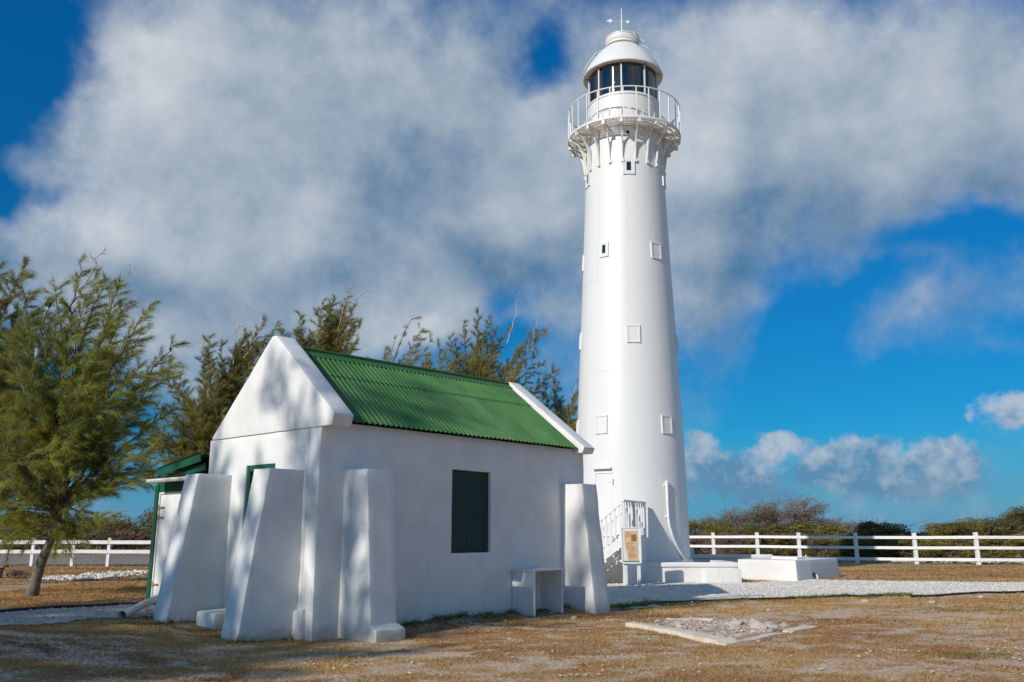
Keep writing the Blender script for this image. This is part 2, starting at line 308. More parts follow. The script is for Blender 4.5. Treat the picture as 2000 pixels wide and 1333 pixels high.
class Geo:
    def __init__(s): s.v = []; s.f = []
    def add(s, V, F):
        k = len(s.v); s.v += [tuple(v) for v in V]; s.f += [tuple(i + k for i in f) for f in F]; return s
    def box(s, a, b):
        (x0, y0, z0), (x1, y1, z1) = a, b
        return s.add([(x0, y0, z0), (x1, y0, z0), (x1, y1, z0), (x0, y1, z0), (x0, y0, z1), (x1, y0, z1), (x1, y1, z1), (x0, y1, z1)],
                     [(0, 3, 2, 1), (4, 5, 6, 7), (0, 1, 5, 4), (1, 2, 6, 5), (2, 3, 7, 6), (3, 0, 4, 7)])
    def bar(s, p, q, w, h=None, up=(0, 0, 1)):
        """square bar from p to q, w across, h along 'up'"""
        h = h or w; p = Vector(p); q = Vector(q); d = (q - p).normalized(); u = Vector(up)
        if abs(d.dot(u)) > 0.98: u = Vector((1, 0, 0))
        a = d.cross(u).normalized() * (w / 2); c = a.cross(d).normalized() * (h / 2)
        V = [P + sa * a + sc * c for P in (p, q) for sa, sc in ((-1, -1), (1, -1), (1, 1), (-1, 1))]
        return s.add(V, [(0, 1, 2, 3), (7, 6, 5, 4), (0, 4, 5, 1), (1, 5, 6, 2), (2, 6, 7, 3), (3, 7, 4, 0)])
    def tube(s, P, rad, n=8, cap=True, closed=False):
        P = [Vector(p) for p in P]; m = len(P)
        rad = [rad] * m if isinstance(rad, (int, float)) else rad
        k0 = len(s.v); prev = None
        for i, p in enumerate(P):
            if closed: d = P[(i + 1) % m] - P[i - 1]
            else: d = P[min(i + 1, m - 1)] - P[max(i - 1, 0)]
            d = d.normalized() if d.length > 1e-9 else Vector((0, 0, 1))
            if prev is None:
                a = d.orthogonal().normalized()
            else:
                a = (prev - d * prev.dot(d)); a = a.normalized() if a.length > 1e-6 else d.orthogonal().normalized()
            prev = a; b = d.cross(a)
            for j in range(n):
                t = 2 * math.pi * j / n; s.v.append(tuple(p + (a * math.cos(t) + b * math.sin(t)) * rad[i]))
        for i in range(m if closed else m - 1):
            for j in range(n):
                i2 = (i + 1) % m
                s.f.append((k0 + i * n + j, k0 + i * n + (j + 1) % n, k0 + i2 * n + (j + 1) % n, k0 + i2 * n + j))
        if cap and not closed:
            s.f.append(tuple(k0 + j for j in reversed(range(n)))); s.f.append(tuple(k0 + (m - 1) * n + j for j in range(n)))
        return s
    def lathe(s, prof, n=64, a0=0.0, a1=360.0, c=(0, 0)):
        k = len(s.v); full = abs(a1 - a0) >= 359.9; m = n if full else n + 1
        for (r, z) in prof:
            for j in range(m):
                t = R(a0 + (a1 - a0) * j / n); s.v.append((c[0] + r * math.sin(t), c[1] - r * math.cos(t), z))
        for i in range(len(prof) - 1):
            for j in range(n):
                j2 = (j + 1) % m
                s.f.append((k + i * m + j, k + i * m + j2, k + (i + 1) * m + j2, k + (i + 1) * m + j))
        return s
    def build(s, name, mat, parent=None, smooth=False, **kw):
        return mesh_obj(name, s.v, s.f, mat, parent, smooth, **kw)

def smooth_by_angle(o, ang=35):
    me = o.data
    me.polygons.foreach_set('use_smooth', [True] * len(me.polygons))
    bm = bmesh.new(); bm.from_mesh(me)
    for e in bm.edges:
        if len(e.link_faces) == 2: e.smooth = e.calc_face_angle(0) < R(ang)
    bm.to_mesh(me); bm.free()

def masonry(name, V, F, mat, parent, cell=0.14, amp=0.007, bevel=0.018, seed=0.0, **kw):
    """hand-plastered solid: rounded arrises, surface that wavers a little"""
    bm = bmesh.new(); vs = [bm.verts.new(v) for v in V]
    for f in F: bm.faces.new([vs[i] for i in f])
    bmesh.ops.recalc_face_normals(bm, faces=bm.faces)
    if bevel:
        es = [e for e in bm.edges if len(e.link_faces) == 2 and e.calc_face_angle(0) > R(25)]
        bmesh.ops.bevel(bm, geom=es, offset=bevel, segments=2, profile=0.6, affect='EDGES')
    lo = [min(v.co[i] for v in bm.verts) for i in range(3)]; hi = [max(v.co[i] for v in bm.verts) for i in range(3)]
    for ax in range(3):
        k = int((hi[ax] - lo[ax]) / cell)
        nrm = [0, 0, 0]; nrm[ax] = 1
        for j in range(1, k + 1):
            co = [0, 0, 0]; co[ax] = lo[ax] + (hi[ax] - lo[ax]) * j / (k + 1)
            bmesh.ops.bisect_plane(bm, geom=bm.verts[:] + bm.edges[:] + bm.faces[:], plane_co=co, plane_no=nrm, dist=1e-5)
    for v in bm.verts:
        p = v.co + Vector((seed, seed * 1.7, 0))
        d = Vector(mnoise.noise_vector(p * 1.7)) * amp * 0.9 + Vector(mnoise.noise_vector(p * 7.0)) * amp * 0.55
        v.co += d
    me = bpy.data.meshes.new(name); bm.to_mesh(me); bm.free(); me.materials.append(mat)
    o = bpy.data.objects.new(name, me); COL.objects.link(o); finish(o, parent, **kw)
    smooth_by_angle(o, 32)
    return o

def prism(poly, axis, a, b):
    """extrude polygon (list of 2D points in the other two axes) along axis from a to b"""
    def P(u, v, c):
        return {0: (c, u, v), 1: (u, c, v), 2: (u, v, c)}[axis]
    n = len(poly)
    V = [P(u, v, a) for u, v in poly] + [P(u, v, b) for u, v in poly]
    F = [tuple(range(n)), tuple(reversed(range(n, 2 * n)))] + [(i, i + n, (i + 1) % n + n, (i + 1) % n) for i in range(n)]
    return V, F

def grid_wall(us, zs, holes, axis, a, b):
    """wall slab with rectangular openings; us, zs are cut lines; holes = set of (i, j) cells"""
    idx = {}; V = []; F = []
    def vid(i, j, k):
        if (i, j, k) not in idx:
            idx[(i, j, k)] = len(V); c = (a, b)[k]
            V.append((c, us[i], zs[j]) if axis == 0 else (us[i], c, zs[j]))
        return idx[(i, j, k)]
    nu, nz = len(us) - 1, len(zs) - 1
    solid = lambda i, j: 0 <= i < nu and 0 <= j < nz and (i, j) not in holes
    for i in range(nu):
        for j in range(nz):
            if not solid(i, j): continue
            for k in (0, 1):
                q = [vid(i, j, k), vid(i + 1, j, k), vid(i + 1, j + 1, k), vid(i, j + 1, k)]
                F.append(q if k == 0 else q[::-1])
            if not solid(i - 1, j): F.append([vid(i, j, 0), vid(i, j + 1, 0), vid(i, j + 1, 1), vid(i, j, 1)])
            if not solid(i + 1, j): F.append([vid(i + 1, j, 0), vid(i + 1, j, 1), vid(i + 1, j + 1, 1), vid(i + 1, j + 1, 0)])
            if not solid(i, j - 1): F.append([vid(i, j, 0), vid(i, j, 1), vid(i + 1, j, 1), vid(i + 1, j, 0)])
            if not solid(i, j + 1): F.append([vid(i, j + 1, 0), vid(i + 1, j + 1, 0), vid(i + 1, j + 1, 1), vid(i, j + 1, 1)])
    return V, F

# smooth value noise usable on numpy arrays
_rng = np.random.default_rng(11); _tab = _rng.random((256, 256))
def vnoise(x, y):
    xi = np.floor(x).astype(int); yi = np.floor(y).astype(int); fx = x - xi; fy = y - yi
    fx = fx * fx * (3 - 2 * fx); fy = fy * fy * (3 - 2 * fy)
    a = _tab[xi % 256, yi % 256]; b = _tab[(xi + 1) % 256, yi % 256]; c = _tab[xi % 256, (yi + 1) % 256]; d = _tab[(xi + 1) % 256, (yi + 1) % 256]
    return (a * (1 - fx) + b * fx) * (1 - fy) + (c * (1 - fx) + d * fx) * fy
def fbm(x, y, o=4):
    s = 0; a = 0.5; t = 0
    for i in range(o):
        s = s + a * vnoise(x * 2 ** i + 17.3 * i, y * 2 ** i + 5.1 * i); t += a; a *= 0.5
    return s / t
def ss(t): t = np.clip(t, 0, 1); return t * t * (3 - 2 * t)

# ------------------------------------------------------------------ terrain
HC = np.array([-3.029, 13.801]); ca, sa_ = math.cos(R(90 - WALL_AZ)), math.sin(R(90 - WALL_AZ))
def to_house(x, y):
    dx, dy = x - HC[0], y - HC[1]; return dx * ca + dy * sa_, -dx * sa_ + dy * ca
def height(x, y):
    x = np.asarray(x, float); y = np.asarray(y, float)
    z = 0.33 * ss((-x - 3.0) / 5.2)
    z = z + 0.07 * ss((y - 20) / 6) * ss((x + 1) / 3)
    z = z + 0.02 * ss((y - 30) / 9) * ss((x - 3) / 6)
    z = z + 0.28 * ss((y - 34.5) / 6) * ss((-x - 5) / 6)
    s, t = to_house(x, y)
    z = z + 0.11 * ss((s - 0.9) / 1.6) * (1 - ss((s - 6.2) / 1.0)) * np.exp(-((t + 0.1) / 0.55) ** 2)
    z = z + 0.035 * (fbm(x * 0.6, y * 0.6, 4) - 0.5) * 2 * (1 - 0.0 * x)
    z = z - 5.5 * ss((y - 75) / 60)
    return z
def hz(x, y): return float(height(x, y))
def cover(x, y):
    """turf cover 0..1, drawn out in low streaks across the view"""
    c = 0.42 * fbm(x * 0.6, y * 0.9, 4) + 0.75 * fbm(x * 3.2 + 9, y * 4.2 + 3, 4) + 0.005
    bare = np.exp(-((y - 11.6) / 1.7) ** 2) * 0.10 + 0.16 * np.exp(-((x - 6.5) / 3.2) ** 2 - ((y - 18.2) / 2.4) ** 2) + 0.10 * np.exp(-((x - 9.5) / 3.0) ** 2 - ((y - 15.0) / 2.6) ** 2)
    c = c - bare + 0.16 * ss((y - 27) / 4) + 0.10 * ss((-x - 6) / 3) * ss((y - 15) / 3)
    return np.clip(c, 0, 1)

def spaced(lo, a, b, hi, step):
    mid = list(np.arange(a, b + 1e-6, step)); out = []; v = a; st = step
    while v > lo: st *= 1.25; v -= st; out.append(max(v, lo))
    out = out[::-1]; v = b; st = step; tail = []
    while v < hi: st *= 1.25; v += st; tail.append(min(v, hi))
    return np.array(out + mid + tail)
gx_ = spaced(-900, -15, 18, 900, 0.14); gy_ = spaced(-400, 8.5, 31, 140, 0.12)
XX, YY = np.meshgrid(gx_, gy_, indexing='ij'); ZZ = height(XX, YY)
nx, ny = XX.shape
me = bpy.data.meshes.new('ground')
me.vertices.add(nx * ny); me.vertices.foreach_set('co', np.stack([XX, YY, ZZ], -1).astype(np.float32).ravel())
ii, jj = np.meshgrid(np.arange(nx - 1), np.arange(ny - 1), indexing='ij'); q = (ii * ny + jj).ravel()
quads = np.stack([q, q + ny, q + ny + 1, q + 1], -1).astype(np.int32)
me.loops.add(quads.size); me.loops.foreach_set('vertex_index', quads.ravel())
me.polygons.add(len(quads)); me.polygons.foreach_set('loop_start', np.arange(0, quads.size, 4, dtype=np.int32))
me.update(calc_edges=True); me.polygons.foreach_set('use_smooth', np.ones(len(quads), dtype=bool))
at = me.attributes.new('cover', 'FLOAT', 'POINT'); at.data.foreach_set('value', cover(XX, YY).astype(np.float32).ravel())
me.materials.append(M['ground'])
ground = bpy.data.objects.new('ground', me); COL.objects.link(ground); ground['kind'] = 'structure'

mesh_obj('sea', [(-15000, 90, -3.2), (15000, 90, -3.2), (15000, 30000, -3.2), (-15000, 30000, -3.2)], [(0, 1, 2, 3)], M['water'], kind='structure')

def inside(px, py, poly):
    r = np.zeros(px.shape, bool); n = len(poly)
    for i in range(n):
        x0, y0 = poly[i]; x1, y1 = poly[(i + 1) % n]
        if y0 == y1: continue
        k = ((y0 > py) != (y1 > py)) & (px < (x1 - x0) * (py - y0) / (y1 - y0) + x0)
        r ^= k
    return r

def sheet(name, poly, step, lift, mat, wob=0.15, label=None):
    P = np.array(poly); x = np.arange(P[:, 0].min(), P[:, 0].max(), step); y = np.arange(P[:, 1].min(), P[:, 1].max(), step)
    X, Y = np.meshgrid(x, y, indexing='ij')
    wx = (fbm(X * 1.6 + 3, Y * 1.6, 4) - 0.5) * 2 * wob * 2; wy = (fbm(X * 1.6, Y * 1.6 + 40, 4) - 0.5) * 2 * wob * 2
    k = inside(X + wx, Y + wy, poly)
    cx, cy = X[k], Y[k]; h = step / 2
    c = np.stack([np.stack([cx + a * h, cy + b * h], -1) for a, b in ((-1, -1), (1, -1), (1, 1), (-1, 1))], 1)
    z = height(c[..., 0], c[..., 1]) + lift
    V = np.concatenate([c, z[..., None]], -1).reshape(-1, 3)
    me = bpy.data.meshes.new(name); key = np.round(V[:, :2] / step * 2).astype(int)
    u, first, inv = np.unique(key, axis=0, return_index=True, return_inverse=True); inv = inv.ravel()
    me.vertices.add(len(u)); me.vertices.foreach_set('co', V[first].astype(np.float32).ravel())
    me.loops.add(len(inv)); me.loops.foreach_set('vertex_index', inv.astype(np.int32))
    me.polygons.add(len(inv) // 4); me.polygons.foreach_set('loop_start', np.arange(0, len(inv), 4, dtype=np.int32)); me.update(calc_edges=True)
    me.materials.append(mat); o = bpy.data.objects.new(name, me); COL.objects.link(o); o['kind'] = 'structure'
    if label: o['label'] = label
    return o

GR_RIGHT = [(-2.5, 24.5), (2.0, 19.1), (2.8, 19.55), (3.7, 20.6), (4.9, 21.5), (7.0, 22.3), (9.4, 22.9), (13.3, 23.9), (19, 25.2), (26, 26.5), (40, 29), (40, 32.5), (22, 29.3), (15.4, 27.9), (11.2, 29.2), (9, 29.8), (7.5, 28), (-3, 28)]
GR_LEFT = [(-14.5, 6.0), (-9.3, 10.2), (-7.35, 12.9), (-6.1, 15.2), (-6.0, 16.9), (-6.9, 17.0), (-8.1, 14.6), (-10.4, 12.0), (-16.0, 7.2)]
ROCK_ROW = [(-17.5, 18.6), (-14.5, 20.3), (-12.3, 22.6), (-11.2, 26.3), (-8.5, 29.5), (-5, 31.5), (-5, 34), (-10.5, 32.0), (-12.6, 28.6), (-13.2, 23.4), (-15.1, 21.0), (-18, 19.2)]
sheet('gravel_path', GR_RIGHT, 0.12, 0.016, M['gravel_bed'])
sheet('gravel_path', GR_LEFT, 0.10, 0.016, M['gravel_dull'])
ROAD = [(-80, 35.2), (-5, 35.2), (-5, 40.4), (-80, 40.4)]
sheet('road', ROAD, 0.9, 0.02, M['asphalt'], wob=0.0)
def ribbon(g, pts, w, h, step=0.25):
    out = []
    for a, b in zip(pts[:-1], pts[1:]):
        n = max(1, int(math.dist(a, b) / step))
        out += [(a[0] + (b[0] - a[0]) * k / n, a[1] + (b[1] - a[1]) * k / n) for k in range(n)]
    out.append(pts[-1])
    P = [(x, y, hz(x, y) + h) for x, y in out]
    g.tube(P, w, 6); return g

# ------------------------------------------------------------------ the store house (built in its own frame: x along the long wall, y across)
house = empty('store_house', (HC[0], HC[1], 0), R(90 - WALL_AZ), label='small white plastered store house with green corrugated gable roof and leaning buttresses', cat='house')
HL, HW, HT = 6.98, 3.31, 3.24
pl = M['plaster']
# walls
V, F = grid_wall([0.0, 2.96, 4.0, HL], [-0.35, 1.235, 2.72, 3.345], {(1, 1)}, 1, 0.0, 0.30)
masonry('wall', V, F, pl, house, seed=0)
V, F = grid_wall([0.302, 1.22, 2.08, HW], [-0.35, 0.12, 2.72, HT], {(1, 1)}, 0, 0.0, 0.32)
V = [(v[0], v[1] if v[1] > 0.31 else 0.302, v[2]) for v in V]
masonry('wall', V, F, pl, house, seed=0)
V, F = prism([(0.302, -0.35), (HW, -0.35), (HW, 3.25), (0.302, 3.25)], 0, HL - 0.32, HL); masonry('wall', V, F, pl, house)
V, F = prism([(0.322, -0.35), (HL - 0.322, -0.35), (HL - 0.322, 3.2), (0.322, 3.2)], 1, HW - 0.3, HW); masonry('wall', V, F, pl, house, cell=0.4)
# gable parapets, corbelled out over the long wall
V, F = prism([(3.20, 3.242), (3.20, 3.285), (1.47, 4.925), (1.35, 4.925), (-0.356, 3.43), (-0.292, 3.242)], 0, -0.028, 0.36)
masonry('gable', V, F, pl, house, cell=0.16, amp=0.006, bevel=0.014)
V, F = prism([(3.45, 3.252), (3.45, 3.35), (1.95, 5.02), (1.83, 5.02), (-0.30, 3.37), (-0.24, 3.252)], 0, HL - 0.36, HL + 0.02)
masonry('gable', V, F, pl, house, cell=0.16, amp=0.006, bevel=0.014)
# a bit of shadowed interior so that nothing shines through
mesh_obj('floor_slab', *prism([(0.33, 0.31), (6.64, 0.31), (6.64, 3.0), (0.33, 3.0)], 2, -0.1, 0.02), M['plinth'], house)

# shutter: five upright boards and ledges in the opening
sh = Geo().box((2.962, 0.13, 1.237), (3.998, 0.16, 2.718)).build('shutter', M['shutter'], house)
bw = (3.992 - 2.968) / 7
bm_ = Geo().box((0, 0, 0), (bw - 0.003, 0.06, 1.462)); bd = None
for i in range(7):
    if bd is None:
        bd = bm_.build('board', M['shutter'], sh); b_ = bd
    else:
        b_ = bd.copy(); COL.objects.link(b_)
    b_.location = (2.970 + i * bw, 0.060 + 0.0015 * (i % 3), 1.247)
for z in (1.42, 2.52):
    Geo().box((2.975, 0.050, z), (3.10, 0.062, z + 0.035)).build('hinge', M['shutter'], sh)
# plank door behind the buttress, dark green frame
dr = Geo().box((0.12, 1.30, 0.13), (0.16, 2.0, 2.62)).build('door', M['trim_green'], house)
Geo().box((0.03, 1.985, 0.13), (0.15, 2.075, 2.62)).box((0.03, 1.225, 0.13), (0.15, 1.315, 2.62)).box((0.028, 1.225, 2.622), (0.15, 2.075, 2.715)).build('frame', M['trim_green'], dr)
for i in range(4):
    Geo().box((0.098, 1.322 + i * 0.166, 0.15), (0.118, 1.322 + i * 0.166 + 0.158, 2.61)).build('plank', M['trim_green'], dr)

# corrugated roof: ridge runs slightly out of true, as the old gables do
EA, EB = Vector((0.33, -0.125, 3.345)), Vector((6.66, -0.125, 3.345))
RA, RB = Vector((0.33, 1.36, 4.70)), Vector((6.66, 1.86, 4.90))
NT, NS = 54, 9
def roof_pt(u, v, amp, lift, e0=EA, e1=EB, r0=RA, r1=RB, sgn=1):
    e = e0.lerp(e1, u); r = r0.lerp(r1, u); p = e.lerp(r, v)
    d = (r - e).normalized(); n = Vector((1, 0, 0)).cross(d).normalized() * sgn
    if n.z < 0: n = -n
    return p + n * (amp * math.cos(2 * math.pi * NT * u) + lift)
def roof_sheet(u0, u1, v0, v1, lift, parent, **kw):
    g = Geo(); m = max(2, int(round((u1 - u0) * NT * 8))); rows = 5; th = 0.004
    for layer in (0, 1):
        k = len(g.v)
        for j in range(rows + 1):
            v = v0 + (v1 - v0) * j / rows
            for i in range(m + 1):
                g.v.append(tuple(roof_pt(u0 + (u1 - u0) * i / m, v, 0.019, lift - layer * th, **kw)))
        for j in range(rows):
            for i in range(m):
                a = k + j * (m + 1) + i
                f = (a, a + 1, a + m + 2, a + m + 1)
                g.f.append(f if layer == 0 else f[::-1])
    n1 = (rows + 1) * (m + 1)
    for i in range(m): g.f.append((i, i + n1, i + 1 + n1, i + 1))
    return g.build('roof_sheet', M['roof_green'], parent, smooth=False)
for c in range(NS):
    rng = random.Random(c)
    for r_, (v0, v1) in enumerate(((0.0, 0.69), (0.655, 0.985))):
        o = roof_sheet(c / NS, (c + 1) / NS + 0.004, v0, v1, 0.020 + 0.012 * r_ + 0.0025 * (c % 2) + rng.uniform(0, .001), house)
        smooth_by_angle(o, 60)
E2A, E2B = Vector((0.33, 3.42, 3.28)), Vector((6.66, 3.55, 3.38))
for c in range(3):
    o = roof_sheet(c / 3, (c + 1) / 3, 0.0, 0.985, 0.02 + 0.003 * (c % 2), house, e0=E2A, e1=E2B, sgn=-1); smooth_by_angle(o, 60)
# ridge flashing: two wings and a roll
g = Geo()
nrm = Vector((0, -0.67, 0.74))
for A, B in ((RA, RB),):
    for sgn, E_ in ((1, (EA, EB)), (-1, (E2A, E2B))):
        dA = (E_[0] - A).normalized(); dB = (E_[1] - B).normalized()
        up = Vector((0, 0, 0.075))
        g.add([A + up, B + up, B + up + dB * 0.17 - Vector((0, 0, .015)), A + up + dA * 0.17 - Vector((0, 0, .015)),
               A + up * .9, B + up * .9, B + up * .9 + dB * 0.17 - Vector((0, 0, .015)), A + up * .9 + dA * 0.17 - Vector((0, 0, .015))],
              [(0, 1, 2, 3), (7, 6, 5, 4), (3, 2, 6, 7)])
g.tube([RA + Vector((0, 0, .085)), RB + Vector((0, 0, .085))], 0.028, 8)
smooth_by_angle(g.build('ridge_cap', M['ridge_green'], house), 40)
# ceiling boards closing the eaves
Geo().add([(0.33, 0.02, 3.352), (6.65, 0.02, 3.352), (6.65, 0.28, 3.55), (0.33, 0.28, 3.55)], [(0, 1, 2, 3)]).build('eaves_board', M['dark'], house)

# buttresses: tapering outwards to the ground
def buttress_gable(t0, t1, top, out_top, out_bot, zb, seed, zt=2.585):
    prof = [(0.05, zb), (-out_bot, zb), (-out_top, zt - 0.01), (0.05, zt)]
    V, F = prism([(x, z) for x, z in prof], 1, t0, t1)
    V = [(v[0], v[1], v[2]) for v in V]
    return masonry('buttress', V, F, pl, house, cell=0.13, amp=0.012, bevel=0.014, seed=seed)
buttress_gable(2.513, 2.96, 2.6, 0.63, 1.08, -0.30, 3.1)
buttress_gable(0.39, 0.83, 2.6, 0.64, 1.09, -0.30, 5.7)
def buttress_long(s0, s1, out_top, out_bot, zb, seed, zt=2.58):
    V, F = prism([(0.05, zb), (-out_bot, zb), (-out_top, zt), (0.05, zt + 0.005)], 0, s0, s1)
    return masonry('buttress', V, F, pl, house, cell=0.13, amp=0.013, bevel=0.014, seed=seed)
buttress_long(0.50, 1.03, 0.57, 0.80, -0.30, 8.2)
buttress_long(6.17, 6.66, 0.55, 0.88, -0.30, 12.4)
V, F = prism([(-0.72, -0.3), (-0.95, -0.3), (-0.93, 0.17), (-0.74, 0.24)], 0, 0.47, 1.06); masonry('footing', V, F, pl, house, cell=0.12, amp=0.012, bevel=0.03, seed=2)
V, F = prism([(0.3, -0.3), (-0.05, -0.3), (-0.05, 0.45), (0.3, 0.47)], 0, -0.05, 0.1); V = [(v[0] - 0.0, v[1] + 0.02, v[2]) for v in V]
V, F = prism([(0.16, -0.3), (0.42, -0.3), (0.40, 0.42), (0.18, 0.46)], 0, -0.075, 0.1); masonry('footing', V, F, pl, house, cell=0.12, amp=0.012, bevel=0.03, seed=4)
# door step, rounded
V, F = prism([(-0.62, 1.72), (-0.02, 1.72), (-0.02, 2.38), (-0.50, 2.38), (-0.60, 2.30), (-0.64, 2.18)], 2, -0.1, 0.345)
masonry('door_step', V, F, pl, house, cell=0.12, amp=0.008, bevel=0.045, seed=9)

# ------------------------------------------------------------------ lean-to shed on the far side of the gable
shed = empty('lean_to_shed', (HC[0], HC[1], 0), R(90 - WALL_AZ), label='low green trimmed shed with a white door built against the store house', cat='shed')
g0 = 0.10
V, F = grid_wall([3.33, 3.72, 5.08, 5.19], [g0, 2.36, 2.62], {(1, 0)}, 0, 0.02, 0.10); mesh_obj('front_panel', V, F, M['trim_green'], shed)
Geo().box((0.0, 5.095, g0), (0.13, 5.225, 2.50)).build('corner_post', M['trim_green'], shed)
V, F = prism([(0.132, 3.33), (2.4, 3.33), (2.4, 5.2), (0.132, 5.2)], 2, g0, 2.48); mesh_obj('back_room', V, F, M['white_board'], shed)
door = Geo().box((0.035, 3.735, 0.32), (0.075, 5.065, 2.345)).build('door', M['white_board'], shed)
Geo().box((0.012, 5.03, 0.30), (0.034, 5.075, 2.35)).box((0.012, 3.725, 2.315), (0.034, 5.028, 2.355)).build('frame', M['gutter'], door)
for z in (0.62, 1.86, 2.05):
    Geo().box((0.008, 4.86, z), (0.033, 5.04, z + 0.03)).tube([(0.015, 5.045, z - 0.04), (0.015, 5.045, z + 0.07)], 0.014, 6).build('hinge', M['rust'], door)
# main roof: one slope falling to the far left, raking green fascia at the front
g = Geo(); P0, P1 = Vector((-0.20, 3.31, 3.00)), Vector((-0.20, 4.88, 2.775)); Q0, Q1 = Vector((2.6, 3.31, 3.00)), Vector((2.6, 5.28, 2.735))
for j in range(2):
    for i in range(9 * 24 + 1):
        u = i / (9 * 24); p = (P0 if j == 0 else P1).lerp(Q0 if j == 0 else Q1, u); g.v.append((p.x, p.y, p.z + 0.016 * math.cos(u * 24 * 2 * math.pi)))
k = 9 * 24 + 1
for i in range(k - 1): g.f.append((i, i + 1, i + 1 + k, i + k))
g.build('roof_sheet', M['roof_green'], shed, smooth=True)
Geo().bar((-0.17, 3.315, 2.915), (-0.17, 4.84, 2.705), 0.03, 0.135).build('fascia', M['trim_green'], shed)
Geo().bar((-0.06, 3.33, 2.76), (-0.06, 4.15, 2.70), 0.03, 0.13).build('fascia', M['trim_green'], shed)
Geo().bar((-0.02, 4.0, 2.72), (-0.02, 4.75, 2.64), 0.02, 0.10).build('rafter_end', M['timber'], shed)
Geo().bar((-0.12, 4.88, 2.63), (-0.12, 4.88, 2.79), 0.05, 0.04).build('bracket', M['gutter'], shed)
# small awning sheet with a gutter along the front
g = Geo(); n_ = 20 * 6
for j, (x_, z_) in enumerate(((0.05, 2.66), (-0.37, 2.612))):
    for i in range(n_ + 1):
        g.v.append((x_, 3.35 + 1.55 * i / n_, z_ - 0.02 * i / n_ + 0.014 * math.cos(2 * math.pi * i / 6)))
for i in range(n_): g.f.append((i, i + 1, i + 2 + n_, i + 1 + n_))
g.build('awning_sheet', M['trim_green'], shed, smooth=True)
g = Geo(); prof = [(-0.27, 2.58), (-0.275, 2.525), (-0.31, 2.51), (-0.35, 2.52), (-0.37, 2.55), (-0.37, 2.58), (-0.36, 2.58), (-0.358, 2.552), (-0.345, 2.53), (-0.31, 2.521), (-0.285, 2.535), (-0.28, 2.58)]
V, F = prism(prof, 1, 3.40, 4.88); mesh_obj('gutter', V, F, M['gutter'], shed)
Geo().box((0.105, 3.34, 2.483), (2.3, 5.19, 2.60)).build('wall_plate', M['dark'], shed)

# drain pipe lying on the grass
def w2(s, t): return (HC[0] + s * ca - t * sa_, HC[1] + s * sa_ + t * ca)
g = Geo(); a_ = (-6.24, 14.55); b_ = (-6.36, 16.25)
za, zb_ = hz(*a_) + 0.075, hz(*b_) + 0.22
g.tube([(a_[0], a_[1], za), (b_[0], b_[1], zb_)], 0.062, 14, cap=False); g.tube([(b_[0], b_[1], zb_), (a_[0], a_[1], za)], 0.052, 14, cap=False)
smooth_by_angle(g.build('drain_pipe', M['pvc'], label='pale plastic drain pipe lying on the grass beside the shed', cat='pipe'), 50)

# ------------------------------------------------------------------ open plank box against the long wall
zt = hz(*w2(5.0, -0.3)) - 0.015
box_ = empty('plank_box', (*w2(0, 0), 0), R(90 - WALL_AZ), label='open white plank box standing against the wall by the far buttress', cat='box')
top_z = 0.905
for i in range(4):
    a = -0.02 - i * 0.138
    Geo().box((4.60, a - 0.1365, zt + 0.004 * (i % 2)), (4.628 + .002 * (i % 2), a, top_z - 0.026)).build('board', M['white_board'], box_)
for i in range(4):
    a = -0.02 - i * 0.138
    Geo().box((5.44, a - 0.1365, zt), (5.47, a, top_z - 0.026)).build('board', M['white_board'], box_)
for i in range(6):
    a = 4.635 + i * 0.134
    Geo().box((a, -0.045, zt + 0.02), (a + 0.129, -0.02, top_z - 0.026)).build('board', M['white_board'], box_)
for i in range(4):
    a = -0.015 - i * 0.146
    Geo().box((4.575, a - 0.142, top_z - 0.024), (5.50, a, top_z)).build('lid_board', M['white_board'], box_)
Geo().box((4.94, -0.10, zt + .01), (4.98, -0.05, top_z - 0.03)).build('batten', M['white_board'], box_)

# ------------------------------------------------------------------ lighthouse
TX, TY = 4.06, 30.3
lh = empty('lighthouse', (TX, TY, 0), label='tall tapering white iron lighthouse with dark glazed lantern and railed gallery', cat='lighthouse')
lh.rotation_euler = (0, R(0.52), 0)
def trad(z): return float(np.interp(z, [0.3, 0.67, 4.5, 7.7, 11.8, 14.2, 15.9], [1.955, 1.93, 1.845, 1.713, 1.542, 1.455, 1.40]))
Geo().lathe([(trad(z) - 0.005, z) for z in np.linspace(0.25, 15.9, 24)], 64).build('tower_core', M['seam'], lh, smooth=True)
courses = [(0.30, 3.60, 25.0), (3.60, 6.90, 18.0), (6.90, 10.15, 34.0), (10.15, 13.35, 34.0), (13.35, 15.86, 33.0)]
for ci, (z0, z1, a0) in enumerate(courses):
    for k in range(9):
        aa, ab = a0 + 40 * k + 0.04, a0 + 40 * (k + 1) - 0.04
        g = Geo(); zs = np.linspace(z0 + 0.0016, z1 - 0.0016, 9); lift = 0.0018 * ((k + ci) % 2)
        g.lathe([(trad(z) + lift, z) for z in zs], 16, aa, ab)
        o = g.build('plate', M['iron'], lh, smooth=True)
# base ring
smooth_by_angle(Geo().lathe([(2.02, 0.3), (2.02, 0.72), (1.985, 0.75), (1.90, 0.755)], 72).build('base_ring', M['iron'], lh), 40)

